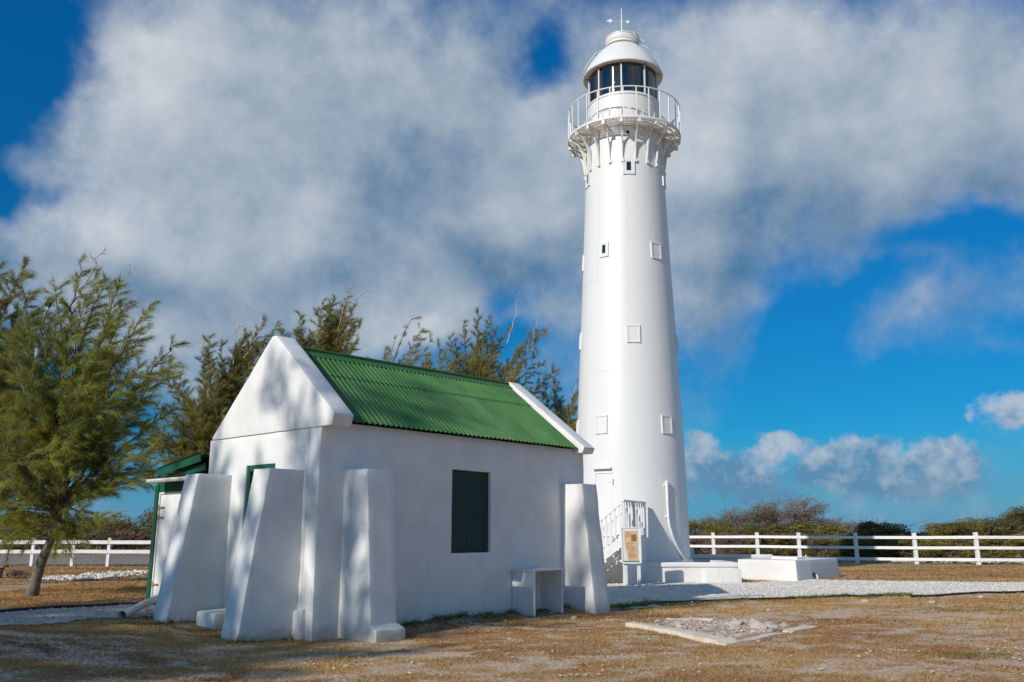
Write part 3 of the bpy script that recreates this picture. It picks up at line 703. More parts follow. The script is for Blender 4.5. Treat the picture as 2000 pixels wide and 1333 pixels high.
def surf(ang, z, off=0.0):
    r = trad(z) + off; return Vector((r * math.sin(R(ang)), -r * math.cos(R(ang)), z))
def tower_window(ang, z, w_, h_, kind):
    slope = (trad(z - .3) - trad(z + .3)) / 0.6
    T = Vector((math.cos(R(ang)), math.sin(R(ang)), 0)); Nn = Vector((math.sin(R(ang)), -math.cos(R(ang)), 0)); U = (Vector((0, 0, 1)) - Nn * slope).normalized()
    o0 = surf(ang, z)
    def P(x, n, y): return o0 + T * x + Nn * n + U * y
    def bx(g, x0, x1, y0, y1, n0, n1):
        V = [P(x, n, y) for y in (y0, y1) for x, n in ((x0, n0), (x1, n0), (x1, n1), (x0, n1))]
        g.add(V, [(0, 3, 2, 1), (4, 5, 6, 7), (0, 1, 5, 4), (1, 2, 6, 5), (2, 3, 7, 6), (3, 0, 4, 7)])
    fw = 0.045; a, b = w_ / 2, h_ / 2
    g = Geo(); n0, n1 = -0.06, 0.036
    bx(g, -a - fw, a + fw, b, b + fw, n0, n1); bx(g, -a - fw, a + fw, -b - fw, -b, n0, n1)
    bx(g, -a - fw, -a, -b + .001, b - .001, n0, n1 - .002); bx(g, a, a + fw, -b + .001, b - .001, n0, n1 - .002)
    fr = g.build('window', M['iron'], lh)
    if kind == 'open':
        g = Geo(); sx, sy0, sy1 = a * 0.50, -b * 0.62, b * 0.80
        bx(g, -a, -sx, -b, b, -0.05, 0.03); bx(g, sx, a, -b, b, -0.05, 0.03)
        bx(g, -sx, sx, -b, sy0, -0.05, 0.029); bx(g, -sx, sx, sy1, b, -0.05, 0.029)
        g.build('sash', M['iron'], fr)
        g = Geo(); bx(g, -sx, sx, sy0, sy1, -0.045, 0.006); g.build('pane', M['glass_dark'], fr)
    else:
        g = Geo(); bx(g, -a, a, -b, b, -0.05, 0.018); g.build('pane', M['iron'], fr)
M['glass_dark'] = material('dark window glass', (0.010, 0.022, 0.030), 0.08, spec=0.8)
for a in ((-1.8, 14.27, .33, .48, 'open'), (-74, 14.2, .33, .48, 'open'), (67, 14.15, .33, .5, 'blank'), (-36.9, 11.24, .27, .44, 'open'), (33.2, 11.2, .36, .50, 'blank'),
          (-93, 11.1, .36, .50, 'blank'), (-1.4, 8.14, .36, .52, 'blank'), (-91, 8.2, .36, .52, 'blank'), (74, 8.1, .36, .52, 'blank'), (-38.2, 5.09, .36, .52, 'blank'), (34.2, 5.1, .36, .52, 'blank'), (-90, 5.1, .36, .5, 'blank')):
    tower_window(*a)
# round vent high on the tower
g = Geo(); c0 = surf(-2, 15.62); Nn = Vector((math.sin(R(-2)), -math.cos(R(-2)), 0))
g.tube([c0 - Nn * 0.02, c0 + Nn * 0.012], 0.095, 20); vt = g.build('vent', M['iron'], lh); g = Geo().tube([c0, c0 + Nn * 0.016], 0.062, 20); g.build('hole', M['dark'], vt)

# door with little hood
def curved(ang0, ang1, z0, z1, off, th, n=8):
    g = Geo(); 
    prof = [(z, 0) for z in (z0, z1)]
    k = 0
    for i in range(n + 1):
        a = ang0 + (ang1 - ang0) * i / n
        for z in (z0, z1):
            for o_ in (off, off + th): g.v.append(tuple(surf(a, z, o_)))
    for i in range(n):
        b = i * 4; c_ = b + 4
        g.f += [(b + 1, c_ + 1, c_ + 3, b + 3), (b, b + 2, c_ + 2, c_), (b, c_, c_ + 1, b + 1), (b + 2, b + 3, c_ + 3, c_ + 2)]
    g.f += [(0, 1, 3, 2), (4 * n, 4 * n + 2, 4 * n + 3, 4 * n + 1)]
    return g
dd = curved(-45, -26, 1.56, 3.46, 0.002, 0.006).build('door', M['iron'], lh)
curved(-47, -45.2, 1.56, 3.46, 0.002, 0.018, 2).build('frame', M['iron'], dd)
curved(-46, -26.5, 3.475, 3.50, 0.0, 0.03).build('frame', M['iron'], dd)
for z in (1.9, 3.18): curved(-31, -25.5, z, z + 0.04, 0.013, 0.012).build('hinge', M['iron'], dd)
Geo().tube([surf(-25.5, 3.12, 0.04), surf(-25.5, 3.30, 0.04)], 0.02, 8).build('hinge', M['ironwork'], dd)
Geo().tube([surf(-43, 2.5, 0.05), surf(-43, 2.5, 0.09), surf(-43, 2.7, 0.09), surf(-43, 2.7, 0.05)], 0.012, 6).build('handle', M['ironwork'], dd)
g = Geo()
for i in range(9):
    a = -47 + 20 * i / 8
    for (o_, dz) in ((0.0, 0.05), (0.13, 0.0), (0.13, -0.02), (0.0, 0.03)): g.v.append(tuple(surf(a, 3.63 + dz, o_)))
for i in range(8):
    b = i * 4
    g.f += [(b + j, b + (j + 1) % 4, b + 4 + (j + 1) % 4, b + 4 + j) for j in range(4)]
g.f += [(3, 2, 1, 0), (32, 33, 34, 35)]
g.build('door_hood', M['ironwork'], lh)
# conduit with clamps
pts = [(28.6, 3.25), (28.7, 2.6), (28.9, 2.05), (29.9, 1.80), (33.0, 1.48), (37.5, 1.20), (43, 0.97), (49, 0.80), (55.5, 0.69)]
g = Geo().tube([surf(a, z, 0.07) for a, z in pts], 0.045, 10); pipe = g.build('conduit', M['rail'], lh, smooth=True)
for z in (3.08, 2.08):
    curved(26.4, 31.0, z, z + 0.05, 0.0, 0.05, 3).build('clamp', M['rail'], pipe)
    g = Geo().tube([surf(28.7, z - .01, 0.07), surf(28.7, z + .07, 0.07)], 0.056, 10); g.build('clamp', M['rail'], pipe)

# gallery
GZ, GR_ = 15.93, 2.10
ring = Geo().lathe([(GR_ - .04, GZ - .055), (GR_, GZ - .055), (GR_, GZ + .025), (GR_ - .02, GZ + .025), (GR_ - .02, GZ - .035), (GR_ - .04, GZ - .055)], 80)
gal = ring.build('gallery', M['ironwork'], lh)
# floor grating: radial bars on ring bars
g = Geo()
for r_ in (1.46, 1.68, 1.88, 2.05): g.lathe([(r_ - .012, GZ - .03), (r_ + .012, GZ - .03), (r_ + .012, GZ + .004), (r_ - .012, GZ + .004), (r_ - .012, GZ - .03)], 80)
for k in range(150):
    a = R(360 * k / 150); c_, s_ = math.sin(a), -math.cos(a)
    g.bar((1.37 * c_, 1.37 * s_, GZ + .014), (2.06 * c_, 2.06 * s_, GZ + .014), 0.038, 0.018)
g.build('floor_grating', M['ironwork'], gal, kind='stuff')
# brackets
g = Geo(); web = []
for i in range(13):
    t = i / 12; ang = t * math.pi / 2
    web.append((1.46 + 0.56 * (1 - math.cos(ang)), 14.55 + 1.20 * math.sin(ang)))
for (r0, z0), (r1, z1) in zip(web[:-1], web[1:]): g.bar((0, -r0, z0), (0, -r1, z1), 0.055, 0.045, up=(0, -1, 0) if abs(z1 - z0) > abs(r1 - r0) else (0, 0, 1))
g.bar((0, -1.40, 15.80), (0, -2.07, 15.82), 0.04, 0.10)
g.box((-0.055, -2.085, 15.72), (0.055, -2.00, 15.90))
g.box((-0.05, -1.52, 14.46), (0.05, -1.44, 14.56))
g.add([(-0.01, -1.50, 14.62), (-0.01, -1.56, 15.1), (-0.01, -1.72, 15.55), (-0.01, -1.45, 15.3), (0.01, -1.50, 14.62), (0.01, -1.56, 15.1), (0.01, -1.72, 15.55), (0.01, -1.45, 15.3)], [(0, 1, 2, 3), (7, 6, 5, 4), (0, 4, 5, 1), (1, 5, 6, 2), (2, 6, 7, 3)])
b0 = g.build('bracket', M['ironwork'], gal)
for k in range(20):
    b = b0 if k == 0 else b0.copy()
    if k: COL.objects.link(b)
    b.rotation_euler = (0, 0, R(-2 + 18 * k))
# railing posts and rails
p0 = Geo().bar((0, -GR_ + .02, GZ), (0, -GR_ + .02, 17.07), 0.034).build('rail_post', M['rail'], gal)
for k in range(28):
    b = p0 if k == 0 else p0.copy()
    if k: COL.objects.link(b)
    b.rotation_euler = (0, 0, R(0.3 + 360 / 28 * k))
def hoop(r, z, rad, n=80): return Geo().tube([(r * math.sin(2 * math.pi * k / n), -r * math.cos(2 * math.pi * k / n), z) for k in range(n)], rad, 6, closed=True)
hoop(GR_ - .02, 17.07, 0.024).build('top_rail', M['rail'], gal, smooth=True)
hoop(1.60, 16.47, 0.016).build('inner_rail', M['ironwork'], gal, smooth=True)
p1 = Geo().bar((0, -1.60, GZ), (0, -1.60, 16.47), 0.028).build('inner_post', M['ironwork'], gal)
for k in range(20):
    b = p1 if k == 0 else p1.copy()
    if k: COL.objects.link(b)
    b.rotation_euler = (0, 0, R(8 + 18 * k))
# lantern
DR = 1.352
drum = Geo().lathe([(1.33, 15.86), (DR, 15.92), (DR, 17.16), (DR + .03, 17.18), (DR + .03, 17.24), (DR - .05, 17.25), (0.02, 17.252)], 72).build('lantern_drum', M['iron'], lh); smooth_by_angle(drum, 40)
GA = [-2 + 40 * k for k in range(9)]
glz = hoop(1.31, 17.27, 0.03).build('glazing', M['iron'], lh, smooth=True)
for a in GA:
    g = Geo().lathe([(1.285, 17.28), (1.285, 18.50)], 10, a + 1.2, a + 38.8); g.build('pane', M['glass'], glz, smooth=True)
    c_, s_ = math.sin(R(a)), -math.cos(R(a))
    Geo().bar((1.30 * c_, 1.30 * s_, 17.25), (1.30 * c_, 1.30 * s_, 18.52), 0.05, 0.05, up=(c_, s_, 0)).build('mullion', M['iron'], glz)
Geo().lathe([(0.02, 17.3), (0.36, 17.32), (0.36, 17.45), (0.55, 17.55), (0.62, 17.8), (0.62, 18.1), (0.5, 18.35), (0.2, 18.5)], 28).build('lens', M['lens'], lh, smooth=True)
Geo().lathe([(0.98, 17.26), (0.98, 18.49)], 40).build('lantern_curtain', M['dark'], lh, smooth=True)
dome = Geo().lathe([(1.20, 18.50), (1.29, 18.475), (1.45, 18.455), (1.505, 18.46), (1.515, 18.50), (1.49, 18.54), (1.465, 18.60), (1.41, 18.76), (1.31, 18.98), (1.17, 19.22), (1.00, 19.47), (0.84, 19.67), (0.72, 19.80), (0.64, 19.85)], 72).build('dome', M['iron'], lh); smooth_by_angle(dome, 40)
Geo().lathe([(1.15, 18.475), (0.02, 18.48)], 32).build('ceiling', M['dark'], dome)
for a in GA:
    c_, s_ = math.sin(R(a)), -math.cos(R(a))
    Geo().bar((1.26 * c_, 1.26 * s_, 18.462), (1.44 * c_, 1.44 * s_, 18.415), 0.05, 0.02).build('rusty_clip', M['rust'], dome)
cap = Geo().lathe([(0.60, 19.84), (0.655, 19.87), (0.66, 19.93), (0.645, 19.95), (0.645, 20.30), (0.665, 20.31), (0.665, 20.34), (0.63, 20.38), (0.45, 20.47), (0.2, 20.53), (0.02, 20.545)], 48).build('vent_cap', M['iron'], lh); smooth_by_angle(cap, 40)
hoop(0.68, 19.90, 0.012, 48).build('band', M['rust'], cap, smooth=True)
hoop(0.71, 20.12, 0.012, 48).build('ring', M['ironwork'], cap, smooth=True)
Geo().tube([(0.34, -0.58, 20.36), (0.46, -0.60, 20.12), (0.66, -0.40, 19.92), (0.80, -0.25, 20.1), (0.80, -.12, 20.25), (0.62, -.1, 20.34)], 0.014, 6).build('hand_hold', M['ironwork'], cap, smooth=True)
Geo().tube([(-0.66, -0.2, 19.86), (-1.02, -0.3, 19.60), (-1.30, -0.38, 19.1), (-1.50, -0.42, 18.62)], 0.013, 6).build('ladder_rail', M['ironwork'], dome, smooth=True)
Geo().tube([(0.66, -0.25, 19.90), (0.90, -0.32, 19.75), (1.10, -.36, 19.5)], 0.013, 6).build('ladder_rail', M['ironwork'], dome, smooth=True)
for o_ in (gal, glz, dome): o_.rotation_euler = (0, 0, R(-8))      # turned with the whole top works
for o_ in (dome, cap): o_.scale = (1, 1, .885); o_.location = (0, 0, 18.5 * .115)
# weather vane
vane = Geo().tube([(0, 0, 20.25), (0, 0, 20.95), (0, 0, 21.50)], [0.028, 0.022, 0.012], 8).build('weather_vane', M['rail'], lh)
Geo().tube([(-0.42, -.1, 20.90), (0.22, .05, 20.95)], 0.012, 6).build('arm', M['rail'], vane)
V, F = prism([(-0.62, 20.885), (-0.44, 20.975), (-0.39, 20.95), (-0.385, 20.85), (-0.44, 20.815)], 1, -0.115, -0.095); mesh_obj('arrow', V, F, M['rail'], vane)
Geo().lathe([(0.001, 0.02), (0.055, 0.015), (0.072, 0), (0.055, -0.015), (0.001, -0.02)], 14).build('weight', M['rail'], vane).matrix_local = Matrix.Translation((0.25, .05, 20.955)) @ Matrix.Rotation(R(80), 4, 'X')

# ------------------------------------------------------------------ walled platform round the tower, with the square cistern
plat = empty('tower_platform', (0, 0, 0), label='low white walled platform with rounded coping round the lighthouse foot', cat='platform')
GZ0 = 0.05
PX0, PX1, PY0, PY1 = -1.6, 7.0, 27.85, 33.0
def wall_run(poly_axis, a0, a1, c0, th, zt_):
    prof = [(0, GZ0 - .2), (0, zt_ - .16), (-.05, zt_ - .13), (-.05, zt_ - .04), (-.02, zt_), (th + .02, zt_), (th + .05, zt_ - .04), (th + .05, zt_ - .13), (th, zt_ - .16), (th, GZ0 - .2)]
    if poly_axis == 0:
        V, F = prism([(c0 + y, z) for y, z in prof], 0, a0, a1)
    else:
        V, F = prism([(c0 + y, z) for y, z in prof], 1, a0, a1)
    return masonry('wall', V, F, M['plinth'], plat, cell=0.22, amp=0.010, bevel=0.02, seed=a0)
wall_run(0, PX0, PX1, PY0, 0.30, 0.685)
wall_run(0, PX0, 9.6, PY1, 0.30, 0.80)
wall_run(1, PY0 + .352, PY1 - .052, PX0 + .05, 0.30, 0.75)
wall_run(1, PY0 + .352, 30.0, PX1 - .35, 0.30, 0.69)
V, F = prism([(PX0 + .3, PY0 + .3), (PX1 - .3, PY0 + .3), (PX1 - .3, PY1), (PX0 + .3, PY1)], 2, -.1, 0.42); mesh_obj('floor', V, F, M['plinth'], plat)
V, F = prism([(32.9, 0.3), (33.4, 0.3), (33.4, 1.02), (32.9, 1.02)], 0, 6.05, 6.7); masonry('pier', V, F, M['plinth'], plat, cell=.2)
V, F = prism([(5.95, 27.76), (7.08, 27.78), (7.08, 27.95), (5.95, 27.95)], 2, -.1, 0.47); masonry('ledge', V, F, M['plinth'], plat, cell=.2, amp=.008, bevel=.012)
# cistern block, set square to the store house
K = np.array([9.07, 28.62]); cis = empty('cistern', (K[0], K[1], 0), R(90 - WALL_AZ), label='squat white masonry cistern block with battered sides at the platform corner', cat='cistern')
LX, LY, zb, zt_ = 3.6, 2.1, -.15, 0.72
def frustum(x0, x1, y0, y1, z0, z1, b):
    V = [(x0, y0, z0), (x1, y0, z0), (x1, y1, z0), (x0, y1, z0), (x0 + b, y0 + b, z1), (x1 - b, y0 + b, z1), (x1 - b, y1 - b, z1), (x0 + b, y1 - b, z1)]
    return V, [(0, 3, 2, 1), (4, 5, 6, 7), (0, 1, 5, 4), (1, 2, 6, 5), (2, 3, 7, 6), (3, 0, 4, 7)]
V, F = frustum(0, LX, 0, LY, zb, zt_, 0.045); masonry('body', V, F, M['plinth'], cis, cell=.16, amp=.008, bevel=.025)
V, F = frustum(0.9, 1.7, 0.35, 1.3, zt_ - .03, zt_ + .07, 0.03); masonry('hatch', V, F, M['plinth'], cis, cell=.2, amp=.004, bevel=.01)
Geo().tube([(1.25, .2, zt_), (1.25, .2, zt_ + .06)], 0.012, 6).tube([(1.25 + .045 * math.cos(t), .2, zt_ + .10 + .045 * math.sin(t)) for t in np.linspace(0, 2 * math.pi, 13)[:-1]], 0.013, 6, closed=True).build('lifting_ring', M['rail'], cis)
g = Geo().tube([(1.35, .05, .23), (1.35, -.06, .23), (1.37, -.09, .18), (1.37, -.09, .10)], 0.03, 8); g.tube([(1.35, -.03, .23), (1.35, -.03, .30)], .02, 8); tap = g.build('outlet_pipe', M['rail'], cis)
Geo().box((1.25, -.06, .16), (1.31, .03, .30)).build('valve', M['dark'], cis)

# ------------------------------------------------------------------ entrance stairs of the tower
st = empty('entrance_stairs', (0, 0, 0), label='white wooden stair with close set balusters climbing to the lighthouse door', cat='stairs')
A = Vector((3.30, 26.35, 0)); dAB = Vector((0.447, 0.894, 0)); B = A + dAB * 2.0; uL = Vector((-0.97, 0.24, 0)).normalized()
LZ, RZ = 1.52, 2.50
def vz(p, z): return Vector((p.x, p.y, z))
# landing deck, boards
for i in range(12):
    p = A + dAB * (0.17 * i); q = p + uL * (0.14 if i < 5 else 1.15)
    Geo().bar(vz(p + dAB * .08, LZ - .02), vz(q + dAB * .08, LZ - .02), 0.16, 0.04).build('deck_board', M['white_board'], st)
# boards added under the landing to throw a solid shadow on the wall
for i in range(13):
    p = A + dAB * (0.155 * i + 0.07)
    Geo().bar(vz(p, hz(p.x, p.y) - .05), vz(p, LZ - .045), 0.148, 0.03, up=(-dAB.y, dAB.x, 0)).build('added_shade_board', M['white_board'], st)
Geo().bar(vz(A + dAB * .0, LZ - .10), vz(B, LZ - .10), 0.05, 0.12).build('beam', M['white_board'], st)
def post(p, z0, z1, w_=0.09): return Geo().bar(vz(p, z0), vz(p, z1), w_, w_).build('post', M['rail'], st)
post(A, -0.05, RZ); post(B, 0.3, RZ)
Geo().bar(vz(A - dAB * .06, RZ + .02), vz(B + dAB * .05, RZ + .02), 0.11, 0.05).build('handrail', M['rail'], st)
bal = Geo().box((-.022, -.022, 0), (.022, .022, 1.0)).build('baluster', M['rail'], st)
bal.location = vz(A + dAB * 0.12, LZ); bal.scale = (1, 1, RZ - LZ)
def baluster(p, z0, z1):
    b = bal.copy(); COL.objects.link(b); b.location = vz(p, z0); b.scale = (1, 1, z1 - z0)
for i in range(1, 8): baluster(A + dAB * (0.12 + i * 0.235), LZ, RZ)
# flight going down to the left
RUN, NSTEP = 1.72, 8
for side, off in (('near', 0.03), ('far', 0.92)):
    o0 = A + dAB * off
    e = o0 + uL * RUN
    Geo().bar(vz(o0, LZ - .12), vz(e, 0.10), 0.05, 0.26).build('stringer', M['white_board'], st)
    Geo().bar(vz(o0, RZ), vz(e, RZ - LZ + .12), 0.09, 0.05).build('handrail', M['rail'], st)
    post(e, -0.05, RZ - LZ + .15)
    if side == 'far': post(o0, LZ, RZ)
    for i in range(12):
        t = (i + 0.9) / 13; p = o0 + uL * (RUN * t); baluster(p, LZ - (LZ - .1) * t - .02, RZ - (LZ - .1) * t - .01)
for i in range(NSTEP):
    t = (i + .5) / NSTEP; p = A + uL * (RUN * t); z = LZ - (LZ - .1) * (i + .75) / NSTEP
    Geo().bar(vz(p + dAB * .06, z), vz(p + dAB * .89, z), 0.26, 0.04).build('tread', M['white_board'], st)

# ------------------------------------------------------------------ information board
sg = empty('information_board', (3.47, 26.02, 0), R(6), label='white framed information board on two legs in front of the platform wall', cat='sign')
gz = hz(3.47, 26.0)
Geo().box((-.27, -.02, .745), (.27, .03, 1.715)).build('panel', M['rail'], sg)
Geo().box((-.29, -.035, .73), (-.262, .035, 1.735)).box((.262, -.035, .73), (.29, .035, 1.735)).box((-.261, -.034, .71), (.261, .034, .743)).box((-.261, -.034, 1.717), (.261, .034, 1.745)).build('frame', M['rail'], sg)
pm = material('sepia printed paper', (0.72, 0.46, 0.24), 0.6, var=(0.74, 0.58, 0.38), var_scale=7, var_amt=0.8)
M['print_brown'] = material('brown print', (0.24, 0.12, 0.04), 0.6, var=(0.42, 0.26, 0.12), var_scale=50, var_amt=0.8)
M['print_ink'] = material('faded print ink', (0.42, 0.27, 0.15), 0.6)
M['print_green'] = material('green print', (0.03, 0.12, 0.06), 0.6)
V, F = prism([(-.205, 1.64), (-.21, 1.30), (-.17, 1.1), (-.12, .90), (-.115, .80), (.19, .80), (.195, 1.64)], 1, -.026, -.022); ps = mesh_obj('poster', V, F, pm, sg)
V, F = prism([(.0, 1.545), (.0, 1.345), (.15, 1.345), (.155, 1.50), (.13, 1.555), (.06, 1.535)], 1, -.031, -.0275); mesh_obj('picture', V, F, M['print_brown'], ps)
g = Geo(); rr = random.Random(3)
for i in range(20):
    z = 1.30 - i * .023
    if rr.random() < .15: continue
    g.box((-.15 if z > 1.1 else -.10, -.0305, z), (.02 + rr.random() * .14, -.0275, z + .007))
for i in range(3): g.box((-.16, -.0305, 1.58 - i * .05), (-.04 + .02 * i, -.0275, 1.60 - i * .05))
g.build('text_lines', M['print_ink'], ps)
Geo().box((-.24, -.026, .762), (.235, -.022, .787)).build('green_strip', M['print_green'], sg)
for x in (-.17, .22): Geo().box((x - .045, .031, gz - .25), (x + .045, .10, 1.0)).build('leg', M['rail'], sg)

# ------------------------------------------------------------------ fences
def fence(name, pts, hgt, rails, pw, label, sag=0.0):
    f = empty(name, (pts[0][0], pts[0][1], 0), label=label, cat='fence'); inv = Vector((-pts[0][0], -pts[0][1], 0))
    P = []
    for i, (x, y) in enumerate(pts):
        z = hz(x, y); P.append(Vector((x, y, z)) + inv)
        Geo().bar(P[-1] - Vector((0, 0, .3)), P[-1] + Vector((0, 0, hgt)), pw, pw, up=(0, 1, 0)).build('post', M['rail'], f)
    for a, b in zip(P[:-1], P[1:]):
        d = (b - a).normalized(); n_ = Vector((d.y, -d.x, 0)) * (pw / 2 + .022)
        if n_.y > 0: n_ = -n_
        for h in rails:
            Geo().bar(a + Vector((0, 0, h)) + d * .004 + n_, b + Vector((0, 0, h)) - d * .004 + n_, 0.04, 0.135).build('rail', M['rail'], f)
FR = [(x_ * 1.09, y_ * 1.115) for x_, y_ in [(3.5, 48.5), (6.6, 46.4), (9.98, 43.3), (11.85, 42.2), (13.50, 41.1), (15.75, 40.0), (17.98, 39.0), (20.2, 38.0), (22.9, 37.6), (25.6, 37.2), (28.3, 36.8)]]
fence('paddock_fence', FR, 1.50, [0.24, 0.78, 1.27], 0.155, 'long white three rail fence in front of the scrub, right of the lighthouse')
FL = [(-23.3, 33.9), (-21.6, 34.0), (-19.94, 34.2), (-18.30, 34.2), (-16.76, 34.2), (-15.4, 34.2), (-13.6, 34.2), (-11.8, 34.2), (-9.8, 34.3)]
fence('roadside_fence', FL, 1.06, [0.55, 0.90], 0.11, 'white two rail fence along the road, behind the large casuarina')

# ------------------------------------------------------------------ path edging
ribbon(Geo(), [(3.4, 20.75), (4.9, 21.35), (7.0, 22.15), (9.3, 22.75)], 0.035, 0.02).build('edging_strip', M['edging'], label='black plastic edging strip along the near side of the gravel, beside the tower shadow', cat='edging')
ribbon(Geo(), [(9.9, 22.45), (11.4, 23.0), (13.4, 23.75), (15.6, 24.1), (20, 25.0)], 0.035, 0.02).build('edging_strip', M['edging'], label='black plastic edging strip running off through the grass at the right edge', cat='edging')
ribbon(Geo(), [(-14.5, 9.0), (-10.5, 12.2), (-8.2, 14.55), (-6.95, 16.85)], 0.04, 0.02).build('edging_strip', M['edging'], label='black plastic edging strip beside the gravel that leads to the shed', cat='edging')

# ------------------------------------------------------------------ loose stone
def rock_mesh(seed, sx=1, sy=1, sz=.6, sub=1):
    rr_ = random.Random(seed); sub = 1
    bm = bmesh.new(); bmesh.ops.create_icosphere(bm, subdivisions=sub, radius=1)
    for v in bm.verts:
        n_ = mnoise.noise(v.co * 1.3 + Vector((seed * 3.1, 0, 0))); v.co *= (1 + .45 * n_) * rr_.uniform(.72, 1.15)
        v.co.x *= sx; v.co.y *= sy; v.co.z *= sz
    V = [tuple(v.co) for v in bm.verts]; F = [tuple(x.index for x in f.verts) for f in bm.faces]; bm.free(); return V, F
def scatter_stones(name, P, size, mat, label=None, seed=0, parent=None, sub=0, lift=0.25, **kw):
    """P: (n,2) positions; one mesh of many small angular stones"""
    rng = np.random.default_rng(seed); V0, F0 = rock_mesh(seed, sub=1) if sub else (None, None)
    if not sub:
        V0 = np.array([(1, 0, 0), (-1, 0, 0), (0, 1, 0), (0, -1, 0), (0, 0, .75), (0, 0, -.6)], float)
        F0 = [(0, 2, 4), (2, 1, 4), (1, 3, 4), (3, 0, 4), (2, 0, 5), (1, 2, 5), (3, 1, 5), (0, 3, 5)]
    V0 = np.array(V0, float); F0 = np.array(F0); n_ = len(P); m = len(V0)
    s = size[0] + (size[1] - size[0]) * rng.random(n_) ** 2.2
    sc = s[:, None] * (0.6 + 0.8 * rng.random((n_, 3))); sc[:, 2] *= .75
    V = V0[None] * (0.75 + 0.5 * rng.random((n_, m, 1))) * sc[:, None, :]
    th = rng.random(n_) * 2 * math.pi; c_, s_ = np.cos(th)[:, None], np.sin(th)[:, None]
    X = V[..., 0] * c_ - V[..., 1] * s_; Y = V[..., 0] * s_ + V[..., 1] * c_
    Z = V[..., 2] + height(P[:, 0], P[:, 1])[:, None] + lift * s[:, None] + .01
    Vw = np.stack([X + P[:, :1], Y + P[:, 1:2], Z], -1)
    T = Vw[:, F0].reshape(-1, 3); tint = np.repeat(rng.random(n_), len(F0))
    return tri_obj(name, T, mat, parent, tint, kind='stuff', label=label, **kw)
def pts_in(poly, n_, seed, wob=.25):
    rng = np.random.default_rng(seed); P = np.array(poly); out = []; got = 0
    while got < n_:
        q = rng.random((n_ * 2, 2)) * (P.max(0) - P.min(0)) + P.min(0)
        wx = (fbm(q[:, 0] * 1.6 + 3, q[:, 1] * 1.6, 4) - .5) * 2 * wob
        k = inside(q[:, 0] + wx, q[:, 1] + wx, poly); out.append(q[k]); got += k.sum()
    return np.concatenate(out)[:n_]
P = pts_in(GR_RIGHT, 34000, 1, .4); P = P[(P[:, 0] < 24)]; scatter_stones('gravel', P, (.012, .036), M['gravel'], 'white coral chips covering the path below the tower platform', 1)
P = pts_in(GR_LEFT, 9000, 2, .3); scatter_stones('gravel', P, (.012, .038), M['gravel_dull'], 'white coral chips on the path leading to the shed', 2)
P = pts_in(ROCK_ROW, 5200, 3, .5); P = P[fbm(P[:, 0] * .8, P[:, 1] * .8, 4) > .42]; scatter_stones('coral_rubble', P, (.03, .11), M['gravel'], 'white coral rubble spread in a band across the lawn behind the large tree', 3)
# rubble at the foot of the shaded long wall
rng = np.random.default_rng(5)
s_ = rng.random(300) * 5.0 + 1.2; t_ = -0.03 - rng.random(300) ** 2.2 * .6
P = np.stack([HC[0] + s_ * ca - t_ * sa_, HC[1] + s_ * sa_ + t_ * ca], -1); scatter_stones('rubble', P, (.012, .05), M['rubble'], 'small broken stones along the foot of the shaded long wall', 6, sub=1)
# crumbs of stone loose in the grass
q = np.stack([rng.random(5200) * 22 - 7, 10.5 + rng.random(5200) ** 1.3 * 13], -1)
q = q[(fbm(q[:, 0] * .9, q[:, 1] * .9, 3) > .5) & (q[:, 0] > -3 + 0 * q[:, 0])]
s1, t1 = to_house(q[:, 0], q[:, 1]); q = q[~((s1 > -1.2) & (s1 < 7.1) & (t1 > -1.0) & (t1 < 3.4))]
scatter_stones('stone_crumbs', q, (.006, .03), M['stone'], 'small pale stones loose in the dry grass', 7)
# line of stones beyond the right-hand fence
P = np.stack([12 + rng.random(500) * 17, 41.3 + rng.random(500) * 1.4], -1); P[:, 1] -= (P[:, 0] - 13) * .28; P[:, 1] += .4; P *= 1.115
scatter_stones('fence_line_stones', P, (.06, .22), M['stone'], 'pale stones banked along the fence foot before the scrub', 8, sub=1)

# ------------------------------------------------------------------ old foundation in the grass
fd = empty('old_foundation', (0, 0, 0), label='broken concrete foundation kerb half sunk in the dry grass', cat='foundation')
def kerb(pts, w0, w1, h, seed):
    L_, Rr = [], []
    n_ = len(pts)
    for i, p in enumerate(pts):
        a = Vector(pts[max(i - 1, 0)]); b = Vector(pts[min(i + 1, n_ - 1)]); d = (b - a).normalized(); nn = Vector((-d.y, d.x)); w_ = (w0 + (w1 - w0) * i / (n_ - 1)) / 2
        L_.append(Vector(p) + nn * w_); Rr.append(Vector(p) - nn * w_)
    poly = [(v.x, v.y) for v in L_] + [(v.x, v.y) for v in reversed(Rr)]
    z0 = -.08; zt2 = hz(*pts[n_ // 2]) + h
    V, F = prism(poly, 2, z0, zt2); return masonry('kerb', V, F, M['kerb_old'], fd, cell=.07, amp=.022, bevel=.012, seed=seed)
kerb([(2.03, 15.75), (2.26, 15.38), (2.55, 14.75), (2.85, 14.05), (3.12, 13.35)], .20, .34, .06, 1)
kerb([(3.02, 13.24), (3.55, 13.75), (4.0, 14.25), (4.35, 14.6)], .18, .12, .03, 2)
kerb([(4.45, 14.72), (4.8, 15.15), (5.1, 15.55)], .18, .30, .035, 3)
kerb([(2.9, 16.9), (3.3, 17.05), (3.75, 16.9)], .2, .24, .03, 4)
sand_ = [(2.4, 15.5), (3.2, 13.7), (4.9, 15.5), (4.6, 16.9), (3.4, 17.3), (2.5, 16.6)]
sheet('sand_floor', sand_, .06, .012, M['sandy'], wob=.35)
